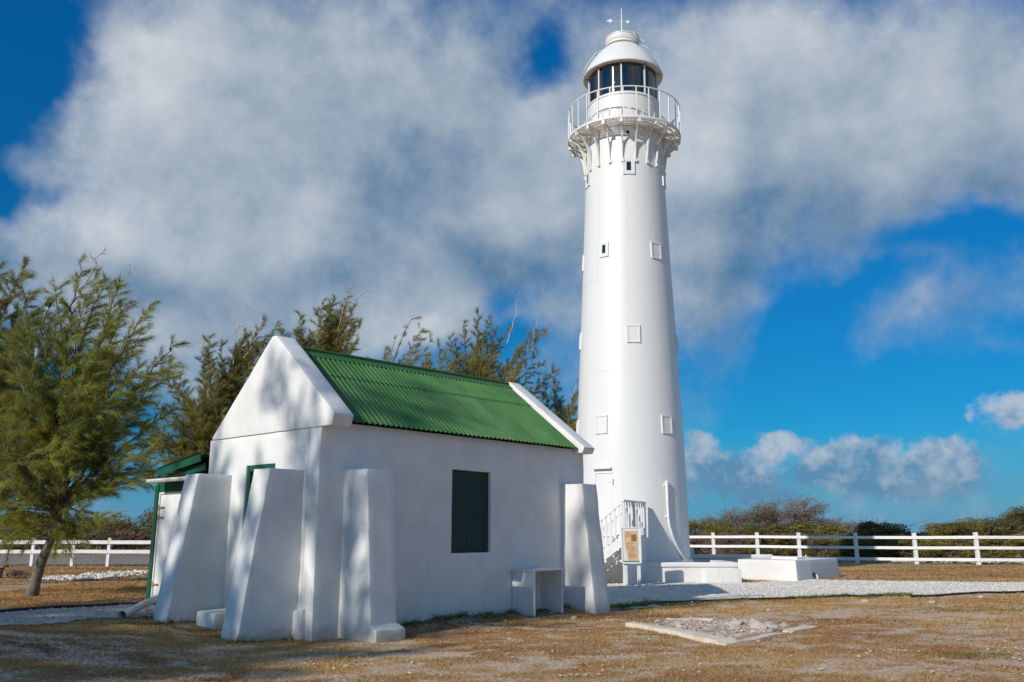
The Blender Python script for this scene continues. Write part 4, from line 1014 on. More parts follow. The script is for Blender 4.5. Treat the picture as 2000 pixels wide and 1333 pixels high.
stones = [(2.9, 15.9, .17, 'flat pale stone at the back left of the foundation'), (3.25, 15.2, .14, 'rounded stone just inside the near kerb of the foundation'), (3.55, 15.75, .12, 'small stone in the middle of the foundation rubble'),
          (3.75, 15.3, .20, 'tilted slab with a reddish underside in the foundation'), (4.15, 15.35, .30, 'largest upright pale stone in the foundation'), (4.45, 15.6, .18, 'stone leaning on the largest one in the foundation'),
          (3.95, 16.1, .22, 'squarish pale stone behind the largest one'), (4.75, 15.85, .16, 'stone near the far right corner of the foundation'), (3.1, 16.4, .13, 'stone beside the rear kerb of the foundation'),
          (4.2, 14.85, .13, 'stone touching the near right kerb of the foundation'), (3.4, 14.5, .10, 'small stone near the front corner of the foundation'), (4.6, 16.3, .15, 'low stone at the rear right of the foundation')]
for i, (x, y, s, lab) in enumerate(stones):
    V, F = rock_mesh(i + 20, 1.0, .75, .55, 2); o = mesh_obj('stone', V, F, M['stone'], None, label=lab, cat='stone', group='stones inside the old foundation')
    s *= .8; o.scale = (s, s, s * (.65 if i != 4 else .8)); o.location = (x, y, hz(x, y) + s * .12); o.rotation_euler = (0.2 * math.sin(i * 2.3), .35 * math.sin(i * 5.1), i * 1.1)
P = pts_in(sand_, 330, 9, .2); scatter_stones('foundation_rubble', P, (.012, .06), M['stone'], 'small broken rubble between the stones of the old foundation', 11, sub=1)

# ------------------------------------------------------------------ dry turf: real blades, thick near the camera
def grass():
    rng = np.random.default_rng(21)
    out, tint, og, tg = [], [], [], []
    def field(n_, x0, x1, y0, y1, h0, h1, wid):
        x = x0 + (x1 - x0) * rng.random(n_); y = y0 + (y1 - y0) * rng.random(n_)
        k = (np.abs(x) < 0.62 * y + 1.0); x, y = x[k], y[k]
        c = cover(x, y); k = rng.random(len(x)) < ss((c - .39) / .20) * .92 + .03
        k &= ~inside(x, y, GR_RIGHT) & ~inside(x, y, GR_LEFT) & ~inside(x, y, sand_)
        s, t = to_house(x, y); k &= ~((s > 0) & (s < 7) & (t > 0) & (t < 5.3))
        k &= ~((s > -1.0) & (s < 0) & (((t > .39) & (t < .83)) | ((t > 2.5) & (t < 2.97)) | ((t > 1.7) & (t < 2.4))))
        k &= ~((t > -.85) & (t < 0) & (((s > .48) & (s < 1.05)) | ((s > 6.15) & (s < 6.68)) | ((s > 4.58) & (s < 5.48))))
        x, y, c = x[k], y[k], cover(x, y)[k] if False else c[k]
        n2 = len(x); h = (h0 + (h1 - h0) * rng.random(n2) ** 1.8) * (.6 + .8 * fbm(x * 1.1 + 50, y * 1.1, 3)); w_ = wid * (.6 + .8 * rng.random(n2))
        th = rng.random(n2) * 2 * math.pi; lean = .5 + 1.6 * rng.random(n2); la = rng.random(n2) * 2 * math.pi
        z = height(x, y); b = np.stack([x, y, z - .004], -1); d = np.stack([np.cos(th) * w_, np.sin(th) * w_, 0 * w_], -1)
        tip = b + np.stack([np.cos(la) * h * lean, np.sin(la) * h * lean, h], -1)
        T = np.stack([b - d, b + d, tip], 1)
        gn = fbm(x * .5 + 80, y * .9 + 20, 4) + .15 * (rng.random(n2) - .5); gr = (gn > .72) | (rng.random(n2) < .05)
        tv = np.clip(.25 + 1.1 * (fbm(x * .35, y * .7 + 9, 3) - .5) * 2 + .6 * (rng.random(n2) - .3), 0, 1)
        out.append(T[~gr]); tint.append(tv[~gr]); og.append(T[gr]); tg.append(rng.random(gr.sum()))
    field(300000, -8.5, 11, 10.0, 15.5, .010, .042, .006)
    field(200000, -11, 14, 15.5, 22.5, .012, .052, .009)
    field(110000, -22, 24, 22.5, 40, .02, .07, .016)
    tri_obj('dry_grass', np.concatenate(out), M['blade'], None, np.concatenate(tint), kind='stuff', label='short parched brown turf with bare sandy patches')
    tri_obj('green_grass', np.concatenate(og), M['blade_green'], None, np.concatenate(tg), kind='stuff', label='scattered green tufts in the dry turf')
    # weeds and creepers rooted along the foot of the walls
    n_ = 5200; s0 = rng.random(n_) * 6.2 + .9; t0 = -.01 - rng.random(n_) ** 2.5 * .30; k = fbm(s0 * 2.6, t0 * 2 + 4, 3) > .50
    s0, t0 = s0[k], t0[k]; s2 = rng.random(1600) * 2.0 - 1.2; t2 = rng.choice([.36, .86, 2.48, 3.0], 1600) + rng.normal(0, .03, 1600)
    s0 = np.concatenate([s0, s2]); t0 = np.concatenate([t0, t2]); n_ = len(s0)
    x = HC[0] + s0 * ca - t0 * sa_; y = HC[1] + s0 * sa_ + t0 * ca
    h = (.02 + .09 * rng.random(n_) ** 2) * np.where(np.abs(s0 - 2.45) < .12, 1.9, 1.0) * np.where(np.abs(s0 - 3.3) < .22, 1.6, 1.0); th = rng.random(n_) * 6.28
    b = np.stack([x, y, height(x, y)], -1); d = np.stack([np.cos(th), np.sin(th), 0 * th], -1) * .007
    T = np.stack([b - d, b + d, b + np.stack([np.cos(th * 3) * h * .6, np.sin(th * 3) * h * .6, h], -1)], 1)
    tri_obj('wall_weeds', T, M['blade_green'], None, rng.random(n_), kind='stuff', label='thin weeds rooted along the foot of the walls and buttresses')
    # lush weeds at the gravel margin
    n_ = 9000; a = rng.random(n_); cx = np.interp(a, [0, .35, .5, 1], [2.2, 3.6, 6.5, 10.5]); cy = np.interp(a, [0, .35, .5, 1], [19.35, 20.9, 22.05, 23.25])
    x = cx + rng.normal(0, .28, n_); y = cy + rng.normal(0, .2, n_) - .1; k = fbm(x * 1.8, y * 1.8 + 3, 3) > .52; x, y = x[k], y[k]; n_ = len(x)
    h = .03 + .07 * rng.random(n_); th = rng.random(n_) * 6.28; b = np.stack([x, y, height(x, y)], -1); d = np.stack([np.cos(th), np.sin(th), 0 * th], -1) * .009
    T = np.stack([b - d, b + d, b + np.stack([np.cos(th * 3) * h * .7, np.sin(th * 3) * h * .7, h], -1)], 1)
    tri_obj('verge_weeds', T, M['blade_green'], None, rng.random(n_) * .5, kind='stuff', label='low green weeds along the near margin of the gravel')
grass()

# ------------------------------------------------------------------ casuarina trees
WIND = np.array([0.75, 0.15, 0.12])
def bez(a, b, c, n):
    t = np.linspace(0, 1, n)[:, None]; return (1 - t) ** 2 * a + 2 * t * (1 - t) * b + t * t * c
def needles(S, D, per, ln, wd, spread, rng, droop=.25, wind=.35):
    """tufts: S points, D directions -> long thin triangles"""
    n = len(S); m = n * per
    p = np.repeat(S, per, 0) + rng.normal(0, .018, (m, 3)); d = np.repeat(D, per, 0) + rng.normal(0, spread, (m, 3)) + WIND * wind * .6
    d /= np.linalg.norm(d, axis=1, keepdims=True) + 1e-9
    L = ln * (.55 + .7 * rng.random(m))[:, None]
    tip = p + d * L + np.array([0, 0, -droop]) * L * rng.random((m, 1)) + WIND * wind * L * .3
    mid = p + d * L * .5
    sd_ = np.cross(d, rng.normal(0, 1, (m, 3))); sd_ /= np.linalg.norm(sd_, axis=1, keepdims=True) + 1e-9; sd_ *= wd * (.6 + .8 * rng.random((m, 1)))
    return np.stack([p - sd_ * .7, p + sd_ * .7, tip], 1)
def casuarina(name, base, trunk, limbs, label, mat, seed, r0=.14, spray=.075, per=11, ln=.20, wd=.006, dens=1.0, sec=(.45, 1.15), group=None, start=.18, spread=.42, dead=(), wind=.35, droop=.25, secstep=.15, fork=0, fspread=.7):
    rng = np.random.default_rng(seed); base = np.array(base, float)
    root = empty(name, base, label=label, cat='tree', group=group)
    T = np.array(trunk, float) - base
    g = Geo(); nT = len(T); fine = []
    for i in range(nT - 1):
        for k in range(4): fine.append(T[i] + (T[i + 1] - T[i]) * k / 4 + rng.normal(0, .012, 3) * (i > 0))
    fine.append(T[-1]); rad = [r0 * (1.35 if i == 0 else 1.12 if i == 1 else 1) * (1 - .55 * i / (len(fine) - 1)) for i in range(len(fine))]
    fine[0] = fine[0] - np.array([0, 0, .25]); g.tube(fine, rad, 10); g.build('trunk', M['bark'], root, smooth=True)
    S, D = [], []
    extra = []
    for lb in limbs:
        for q in range(fork):
            t_ = np.array(lb[1], float); off = rng.normal(0, 1, 3); off /= np.linalg.norm(off); off[2] = off[2] * .7 - .15
            a_ = np.array(trunk[-1]) * lb[0] + np.array(trunk[0]) * (1 - lb[0]); sh = .62 + .33 * rng.random()
            extra.append((min(1, lb[0] + rng.uniform(-.12, .12)), tuple(a_ + (t_ - a_) * sh + off * fspread * rng.uniform(.6, 1.3)), .022, lb[3] if len(lb) > 3 else 1.0))
    for li, lb in enumerate(list(limbs) + extra):
        tparm, tip = lb[0], np.array(lb[1], float) - base; lr = lb[2] if len(lb) > 2 else .05; fol = lb[3] if len(lb) > 3 else 1.0
        i = tparm * (nT - 1); i0 = min(int(i), nT - 2); a = T[i0] + (T[i0 + 1] - T[i0]) * (i - i0)
        v = tip - a; L = np.linalg.norm(v)
        ctrl = a + v * .45 + np.array([-.10 * L * (1 if v[0] > 0 else .2), rng.normal(0, .06) * L, .06 * L]) + rng.normal(0, .04 * L, 3)
        n = max(8, int(L / .16)); P = bez(a, ctrl, tip, n) + np.concatenate([np.zeros((1, 3)), rng.normal(0, .018, (n - 1, 3))])
        gb = Geo(); gb.tube(P, [lr * (1 - .86 * k / (n - 1)) for k in range(n)], 6)
        seg = L / n; acc = 0
        for k in range(1, n):
            f = k / (n - 1)
            if f < start: continue
            d = P[k] - P[k - 1]; d /= np.linalg.norm(d)
            for _ in range(max(1, int(round(seg / secstep))) if f > start else 0):
                if rng.random() > fol * dens: continue
                lat = np.cross(d, rng.normal(0, 1, 3)); lat /= np.linalg.norm(lat)
                sd = d * .75 + lat * .8 + np.array([0, 0, .18]) + WIND * .3 * wind; sd /= np.linalg.norm(sd)
                sl = (sec[0] + (sec[1] - sec[0]) * rng.random()) * (1 - .55 * f) 
                q = P[k]; m = max(4, int(sl / .09)); pts = bez(q, q + sd * sl * .55, q + sd * sl * .9 + (WIND * wind * .5 + np.array([0, 0, -.18])) * sl * .6, m)
                if rng.random() < .75: gb.tube(pts, [.011 * (1 - .7 * j / (m - 1)) for j in range(m)], 3, cap=False)
                dd_ = np.diff(pts, axis=0); dd_ /= np.linalg.norm(dd_, axis=1, keepdims=True)
                ns = max(2, int(sl / spray)); tt = (np.arange(ns) + rng.random(ns)) / ns; tt = .12 + .88 * tt
                ix = np.minimum((tt * (m - 1)).astype(int), m - 2); fr_ = (tt * (m - 1) - ix)[:, None]
                S.append(pts[ix] * (1 - fr_) + pts[ix + 1] * fr_); D.append(dd_[ix])
            if f > .45 and rng.random() < fol:
                S.append(P[k][None] + rng.normal(0, .03, (2, 3))); D.append(np.repeat(d[None], 2, 0))
        gb.build('branch', M['bark'] if lr > .03 else M['twig'], root, smooth=True)
    for a, b in dead:
        a = np.array(a, float) - base; b = np.array(b, float) - base; n = 9; P = bez(a, (a + b) / 2 + rng.normal(0, .12, 3), b, n) + rng.normal(0, .02, (n, 3))
        gb = Geo(); gb.tube(P, [.022 * (1 - .75 * k / (n - 1)) for k in range(n)], 4)
        for k in range(2, n):
            if rng.random() < .75:
                q = P[k]; e_ = q + rng.normal(0, .2, 3) + (b - a) * .12; gb.tube([q, (q + e_) / 2 + rng.normal(0, .03, 3), e_], [.009, .006, .003], 3, cap=False)
        gb.build('dead_branch', M['dead'], root)
    S = np.concatenate(S); D = np.concatenate(D)
    print('SPRAYS', label[:30], len(S) * per)
    Tn = needles(S, D, per, ln, wd, spread, rng, droop, wind)
    tv = np.clip(.45 + .9 * (fbm(S[:, 0] * 1.6 + seed, S[:, 2] * 1.6 + S[:, 1], 3) - .5) * 2, 0, 1); tv = np.clip(np.repeat(tv, per) + rng.normal(0, .22, len(Tn)), 0, 1)
    tri_obj('crown', Tn, mat, root, tv)
    return root

# the large tree on the left lawn
bx_, by_ = -9.78, 18.4; bz_ = hz(bx_, by_)
TR = [(bx_, by_, bz_), (-9.66, 18.4, .95), (-9.50, 18.42, 1.55), (-9.42, 18.45, 2.05), (-9.40, 18.5, 2.9), (-9.30, 18.5, 3.8)]
LIMB = [(.62, (-9.45, 18.3, 7.35), .07), (1.0, (-9.0, 18.6, 7.0), .045), (.8, (-9.95, 18.2, 6.9), .05), (.62, (-8.45, 18.0, 6.85), .06), (.7, (-8.9, 19.3, 6.6), .05), (.6, (-7.9, 18.3, 6.35), .055), (.6, (-7.45, 18.7, 5.60), .05),
        (.6, (-7.75, 17.8, 4.9), .045), (.6, (-7.35, 18.9, 4.25), .045), (.6, (-7.65, 18.2, 3.45), .04), (.6, (-7.75, 18.5, 2.75), .04), (.58, (-8.25, 17.6, 2.35), .03), (.6, (-9.0, 16.9, 3.1), .04), (.6, (-8.6, 17.2, 4.6), .04),
        (.6, (-10.6, 18.1, 6.9), .06), (.6, (-11.3, 18.6, 6.2), .055), (.6, (-11.9, 18.3, 5.3), .055), (.6, (-12.2, 18.6, 4.3), .05), (.6, (-12.0, 18.0, 3.3), .045), (.6, (-11.2, 17.6, 2.55), .04), (.55, (-10.7, 18.8, 2.1), .03),
        (.6, (-10.2, 16.9, 3.7), .04), (.6, (-10.9, 17.2, 4.8), .04), (.7, (-9.9, 17.2, 5.5), .04), (.7, (-9.0, 17.3, 5.8), .04), (.8, (-9.6, 19.8, 5.2), .04), (.7, (-10.9, 19.6, 4.6), .04), (.7, (-8.4, 19.8, 4.8), .04), (.6, (-9.6, 17.0, 2.6), .03),
        (.55, (-9.0, 17.7, 1.75), .022), (.5, (-9.15, 18.1, 1.45), .018), (.5, (-9.75, 17.9, 1.50), .018), (.6, (-8.7, 18.2, 5.3), .04), (.6, (-10.2, 18.4, 5.9), .04), (.62, (-8.9, 18.2, 4.0), .04), (.62, (-10.6, 18.2, 3.9), .04)]
casuarina('casuarina_tree', (bx_, by_, bz_), TR, LIMB, 'large feathery yellow green casuarina on the lawn left of the shed', M['needle_near'], 3, r0=.115, fork=2, fspread=.7, spray=.055, per=12, ln=.21, wd=.0054, dens=.76, sec=(.35, .95), start=.28, secstep=.09, wind=.2, droop=.45, spread=.36, dead=[((-9.3, 18.3, 6.9), (-8.95, 18.3, 7.75)), ((-8.6, 18.2, 6.7), (-8.35, 18.2, 7.25))])
# tree at the very left edge
b2 = (-13.2, 21.5, hz(-13.2, 21.5))
casuarina('casuarina_tree', b2, [b2, (-13.1, 21.5, 2), (-13.0, 21.5, 4), (-12.9, 21.5, 5.5)], [(.5, (-12.55, 21.4, 8.2), .05), (.6, (-13.3, 21.5, 8.1), .05), (.6, (-12.1, 21.5, 7.0), .04), (.5, (-13.9, 21.5, 7.2), .05), (.5, (-12.0, 21.5, 5.6), .04), (.4, (-14.5, 21.5, 5.8), .05), (.4, (-14.5, 21.4, 4.3), .04), (.3, (-12.2, 21.2, 4.2), .03), (.35, (-13.6, 20.6, 4.6), .03), (.3, (-14.2, 21.0, 3.0), .03), (.7, (-13.0, 21.2, 7.6), .04)],
          'dark casuarina at the left edge, its crown rising behind the large one', M['needle_far'], 31, r0=.12, fork=2, per=13, spray=.06, secstep=.09, ln=.22, wd=.007, dens=.95, sec=(.4, .95), start=.2, wind=.2, droop=.35)

# row of wind-bent casuarinas behind the store house
def stems(x, y, tips, dy=.5, seed=0):
    r = random.Random(seed); return [(tp[0], (tp[1], y + r.uniform(-dy, dy), tp[2]), tp[3] if len(tp) > 3 else .045, tp[4] if len(tp) > 4 else 1) for tp in tips]
def back_tree(x, y, top, tips, label, seed, dead=(), dens=.8, r0=.13, lean=0.0, **kw):
    b = (x, y, hz(x, y)); tr = [b, (x + lean * .2, y, top * .3), (x + lean * .5, y, top * .55), (x + lean, y, top * .8)]
    return casuarina('casuarina_tree', b, tr, stems(x, y, tips, seed=seed), label, M['needle_far'], seed, r0=r0, fork=3, fspread=.65, per=11, spray=.066, secstep=.07, ln=.22, wd=.0075, dens=min(1, dens), sec=(.3, .8), start=.2, spread=.42, dead=dead, group='casuarinas behind the store house', wind=.22, **kw)
back_tree(-10.3, 30.5, 6.5, [(.6, -11.7, 6.9), (.7, -11.0, 7.6), (.8, -10.3, 8.0), (.9, -9.6, 8.6), (1, -9.0, 9.0), (.95, -8.5, 8.9), (.6, -12.1, 5.9), (.5, -12.4, 4.9), (.5, -12.0, 4.0), (.4, -11.6, 3.4), (.6, -8.6, 7.4), (.5, -8.9, 6.2), (.5, -11.2, 5.2), (.5, -10.6, 4.4), (.7, -9.9, 6.7), (.4, -11.0, 2.9), (.8, -9.2, 7.8), (.6, -10.9, 6.3), (.3, -11.9, 2.6), (.6, -12.9, 6.3), (.5, -12.9, 5.4), (.6, -12.3, 7.2), (.7, -10.7, 8.3), (.8, -9.9, 7.6), (.5, -9.8, 5.2)],
          'bushy olive casuarina behind the left slope of the gable', 41, dead=[((-9.9, 30.5, 7.4), (-10.2, 30.5, 10.3)), ((-10.9, 30.5, 7.2), (-11.2, 30.5, 9.2)), ((-9.6, 30.4, 7.6), (-8.9, 30.4, 9.0)), ((-9.9, 30.4, 8.2), (-9.6, 30.5, 9.7))], dens=.85)
back_tree(-6.9, 31.5, 7.4, [(.6, -8.2, 8.3), (.7, -8.0, 9.6), (.75, -7.9, 8.9), (.9, -7.1, 9.9), (1, -6.7, 10.2), (1, -6.2, 10.4), (.9, -5.9, 9.8), (.8, -6.0, 9.0), (.7, -5.9, 8.1), (.7, -7.4, 8.7), (.8, -6.8, 8.8), (.5, -6.2, 7.2), (.5, -7.7, 7.5), (.9, -6.5, 9.3), (.6, -7.0, 7.6)],
          'tall dense casuarina rising just right of the gable peak', 43, dead=[((-6.5, 31.4, 8.2), (-5.85, 31.4, 11.3)), ((-6.1, 31.4, 9.7), (-5.3, 31.4, 10.6))], dens=.9)
back_tree(-5.2, 31.0, 7.0, [(.7, -4.2, 8.6, .05, .45), (.8, -3.6, 9.4, .05, .45), (.8, -3.3, 8.4, .04, .8), (.7, -3.0, 7.6, .04, .75), (.8, -4.6, 8.0, .04, .6), (.6, -4.6, 7.2, .04, .9), (.6, -3.9, 7.3, .04, .9), (.5, -3.8, 6.5, .04, .6), (.9, -2.9, 8.3, .03, .7), (.6, -5.0, 7.5, .03, .9)],
          'sparse casuarina leaning hard to the right over the roof ridge', 47, lean=.9, dens=.62)
back_tree(-2.2, 33.0, 6.6, [(.6, -3.35, 8.1), (.7, -2.9, 8.7), (.8, -2.4, 8.9), (.9, -1.9, 9.6), (1, -1.35, 10.1), (.9, -1.3, 9.0), (.9, -.7, 9.2), (.8, -.3, 9.3, .04, .7), (.8, .35, 8.6), (.7, .5, 8.0), (.8, 1.0, 9.2, .045, .7), (.7, 1.15, 8.0, .04, .8), (.6, .1, 7.2), (.5, -1.2, 7.0), (.5, -2.4, 7.2), (.6, -3.2, 6.8), (.5, .9, 6.6), (.7, -1.9, 8.1), (.6, -1.1, 7.8), (.8, -.6, 8.1), (.4, -.2, 6.3)],
          'broad many stemmed casuarina above the middle of the roof ridge', 53, lean=.9, dens=.85, dead=[((-.2, 33, 8.8), (.2, 33, 10.4)), ((.7, 33, 8.4), (1.0, 33, 9.9)), ((1.0, 33, 9.0), (1.5, 33, 9.6))])
back_tree(1.7, 34.0, 5.5, [(.6, 1.3, 7.2), (.7, 1.6, 8.0), (.6, 1.9, 6.6), (.8, 2.5, 6.9, .04, .7), (.7, 2.9, 6.3, .04, .7), (.6, 2.4, 5.6), (.9, 3.1, 7.4, .04, .3), (.5, 1.5, 6.0), (.5, 2.8, 5.2)],
          'small casuarina with bare upright twigs beside the lighthouse', 59, lean=.5, dens=.75, dead=[((2.3, 34, 6.6), (3.05, 34, 9.5)), ((2.7, 34, 6.3), (3.25, 34, 8.3)), ((1.3, 34, 7), (1.2, 34, 8.2))])
back_tree(-3.6, 35.5, 5.6, [(.6, -4.0, 7.3), (.8, -3.7, 7.9), (.6, -3.3, 7.0), (.5, -4.4, 6.6)], 'thin casuarina tip poking over the ridge between two broader crowns', 61, dens=.5)

# trees standing behind the photographer's left shoulder: their crowns break up the light on the gable and the lawn
def round_tree(x, y, H, Rr, n_, label, seed, dens=.6, z0=.3):
    rng = random.Random(seed); b = (x, y, hz(x, y)); tr = [b, (x + .1, y, H * .3), (x + .15, y + .1, H * .6), (x + .2, y, H * .8)]
    L = []
    for k in range(n_):
        a = k * 2.4 + rng.random() * .5; f = (k + .5) / n_; r = Rr * math.sin(math.pi * min(1, .25 + .7 * (1 - f))) * (.7 + .4 * rng.random()); z = H * (z0 + (1 - z0) * f)
        L.append((.66 + .33 * f, (x + r * math.cos(a), y + r * math.sin(a), z), .05))
    return casuarina('casuarina_tree', b, tr, L, label, M['needle_near'], seed, r0=.16, per=12, spray=.08, secstep=.12, ln=.30, wd=.014, dens=dens * 1.5, wind=.15, droop=.5, sec=(.5, 1.3), start=.25, group='casuarinas outside the left of the view')
SHADE = [(-21.6, -3.2, 17.6, 2.0, 22, 71, .30, .66, 'tall casuarina behind the left of the view, shading the gable'), (-19.0, -5.2, 20.4, 1.9, 22, 72, .30, .62, 'tallest casuarina behind the left of the view, shading the roof'),
         (-24.2, -5.0, 16.8, 2.6, 34, 73, .95, .66, 'tall casuarina farthest left behind the view, its shade falling on the lawn'), (-21.2, -8.0, 16.4, 2.6, 34, 74, .95, .68, 'tall casuarina behind the left of the view, its shade falling on the front lawn'),
         (-20.6, -5.6, 14.6, 2.0, 22, 75, .45, .74, 'shortest casuarina behind the left of the view, shading the lawn by the buttresses')]
for x, y, H, Rr, n_, sd_, de, z0_, lab_ in SHADE:
    round_tree(x, y, H, Rr, n_, lab_, sd_, de, z0_)

# ------------------------------------------------------------------ floodlight on a pole among the trees
fl = empty('floodlight_pole', (-24.6, 44.0, hz(-24.6, 44)), label='slim pole with a small floodlight poking out of the tree at the left', cat='lamp')
Geo().tube([(0, 0, -.2), (0.02, 0, 9.0), (.1, 0, 11.4), (.42, 0, 12.6)], .06, 8).build('pole', M['rail'], fl)
Geo().bar((.34, -.02, 12.5), (.52, -.02, 12.9), .3, .14, up=(0, 1, 0)).build('lamp_head', M['dark'], fl)

# ------------------------------------------------------------------ scrub beyond the fences
def shrub(name, x, y, rx, ry, h, label, mat, seed, n_leaf=9000, leaf=.05, flat=True, twigs=26, z0=.1, gaps=.45, group=None, lobes=9, cat='shrub', twig_out=.12, lean=0.0):
    rng = np.random.default_rng(seed); b = (x, y, hz(x, y)); root = empty(name, b, label=label, cat=cat, group=group)
    C = []
    for k in range(lobes):
        a = rng.random() * 6.28; r = np.sqrt(rng.random()) * .72
        zz = h * (.62 + .28 * rng.random()) * (1 - .30 * r * r) if flat else h * (.3 + .5 * rng.random()) * (1 - .4 * r * r)
        C.append((rx * r * math.cos(a), ry * r * math.sin(a), zz, rx * (.26 + .2 * rng.random()), ry * (.3 + .2 * rng.random()), h * (.10 + .10 * rng.random())))
    for k in range(lobes // 2): C.append((rx * (rng.random() - .5) * 1.5, -ry * .5 * rng.random(), h * (.2 + .25 * rng.random()), rx * .4, ry * .35, h * .22))
    g = Geo(); sts = []
    for k in range(5):
        a = rng.random() * 6.28; p = np.array([math.cos(a) * rx * .12, math.sin(a) * ry * .12, -.1]); sts.append(p)
    for k in range(twigs):
        c = C[k % len(C)]; p = sts[k % 5]; e_ = np.array([c[0], c[1], c[2]]) + rng.normal(0, 1, 3) * np.array([c[3], c[4], c[5]]) * .55
        e_[2] = max(e_[2], .1); m = bez(p, np.array([p[0] + (e_[0] - p[0]) * .35, p[1] + (e_[1] - p[1]) * .35, e_[2] * .7]), e_, 6); g.tube(m, [.035 * (1 - .8 * j / 5) for j in range(6)], 4, cap=False)
        for j in range(3):
            q = m[3 + j % 3]; o_ = e_ + rng.normal(0, 1, 3) * np.array([c[3] * .7, c[4] * .7, c[5] * .6]) + (e_ - p) * twig_out * rng.random(); g.tube([q, (q + o_) / 2 + rng.normal(0, .05, 3), o_], [.012, .008, .004], 3, cap=False)
    g.build('stems', M['twig'], root)
    C = np.array(C); w_ = C[:, 3] * C[:, 4]; ix = rng.choice(len(C), n_leaf, p=w_ / w_.sum()); c = C[ix]
    u = rng.normal(0, 1, (n_leaf, 3)); u /= np.linalg.norm(u, axis=1, keepdims=True); r = rng.random((n_leaf, 1)) ** .45
    P = c[:, :3] + u * r * c[:, 3:6] * np.array([1.25, 1.25, 1.25])
    # fine drawn-out sprays, gathered into shelves, with holes
    P[:, 2] += .05 * np.sin(P[:, 0] * 5 + seed) ; k = (fbm(P[:, 0] * 2.3 + seed, P[:, 2] * 4.5 + P[:, 1], 3) > gaps) & (P[:, 2] > z0); P = P[k]; n = len(P)
    d = rng.normal(0, 1, (n, 3)); d[:, 2] *= .45; d /= np.linalg.norm(d, axis=1, keepdims=True); s = np.cross(d, rng.normal(0, 1, (n, 3))); s /= np.linalg.norm(s, axis=1, keepdims=True)
    L = leaf * (.6 + .9 * rng.random((n, 1))); T = np.stack([P - s * L * .32, P + s * L * .32, P + d * L * 1.7], 1)
    tv = np.clip(.5 + 1.1 * (fbm(P[:, 0] * 1.3 + seed * 3, P[:, 2] * 2 + P[:, 1], 3) - .5) * 2 + rng.normal(0, .2, n), 0, 1)
    tri_obj('foliage', T, mat, root, tv); return root
SB, SY, SO = M['scrub_brown'], M['scrub_yellow'], M['scrub']
RS = [(11.6, 51, 2.6, 2.0, 2.55, 'olive scrub bush directly right of the lighthouse foot, behind the first fence bay', SY), (14.2, 50.8, 2.6, 2.0, 3.05, 'brown twiggy thorn bush left of the tall domed one', SB),
      (16.7, 50.5, 2.7, 2.2, 3.75, 'tall domed brown leafless thorn bush, highest behind the fence', SB), (18.7, 49.5, 2.2, 1.8, 2.8, 'brown leafless thorn bush with bare twigs, right of the domed one', SB),
      (15.2, 47.6, 2.4, 1.2, 2.2, 'brownish low scrub under the tall leafless thorn bush', SO), (17.0, 47.4, 2.2, 1.3, 2.35, 'yellow green scrub in front of the domed leafless bush', SY),
      (19.3, 46.4, 1.8, 1.4, 2.1, 'low rounded green bush where the tower shadow crosses the fence', SY), (20.4, 46.2, 1.9, 1.5, 2.25, 'dark flat topped thorn bush with spiky wind-swept branches, left of the horizon gap', SO),
      (21.6, 44.2, 1.6, 1.0, 1.35, 'low scrub in the gap where the sea horizon shows', SY), (23.5, 44.4, 1.9, 1.6, 2.25, 'flat topped yellow green thorn tree right of the horizon gap', SY),
      (25.6, 45, 2.2, 1.6, 2.45, 'olive flat topped thorn tree behind the last full fence bay', SO), (28.2, 46, 2.2, 2.0, 3.2, 'thorn tree at the right edge with bare spreading branches', SO),
      (10.0, 46.0, 1.8, .9, 1.45, 'brown low scrub beside the lighthouse foot', SB), (12.2, 45.6, 1.8, .9, 1.4, 'brown twiggy scrub low behind the second fence bay', SB), (14.2, 45.0, 1.8, .9, 1.45, 'low olive scrub behind the third fence bay', SO),
      (16.4, 44.4, 1.8, .9, 1.45, 'low scrub just left of the tower shadow on the fence', SY), (18.4, 43.8, 1.7, .9, 1.4, 'low dark scrub inside the tower shadow behind the fence', SO), (20.1, 42.8, 1.6, .9, 1.25, 'low green scrub behind the fence post right of the tower shadow', SO),
      (21.9, 42.0, 1.6, .8, 1.2, 'light green low scrub behind the fence below the horizon gap', SY), (23.9, 41.4, 1.7, .8, 1.3, 'light green prickly scrub behind the next to last fence post', SY), (26.2, 41.0, 1.9, .9, 1.5, 'low light green scrub at the right edge behind the fence', SY)]
for i, (x, y, rx, ry, h, lab, mt) in enumerate(RS):
    x, y, rx, h = x * 1.048, y * 1.115, rx * 1.12, 1.6 + (h - 1.6) * (1.0 if mt is SB else .82)
    shrub('thorn_bush', x, y, rx, ry, h, lab, mt, 100 + i, n_leaf=26000 if h > 2 else 13000, leaf=.05 if mt is SB else .055 + .012 * (i % 3), twigs=90 if mt is SB else 34, gaps=.45 if mt is SB else .37 + .03 * (i % 4), group='scrub bushes beyond the right fence', twig_out=.22 if mt is SB else .28, lobes=9 + i % 5)
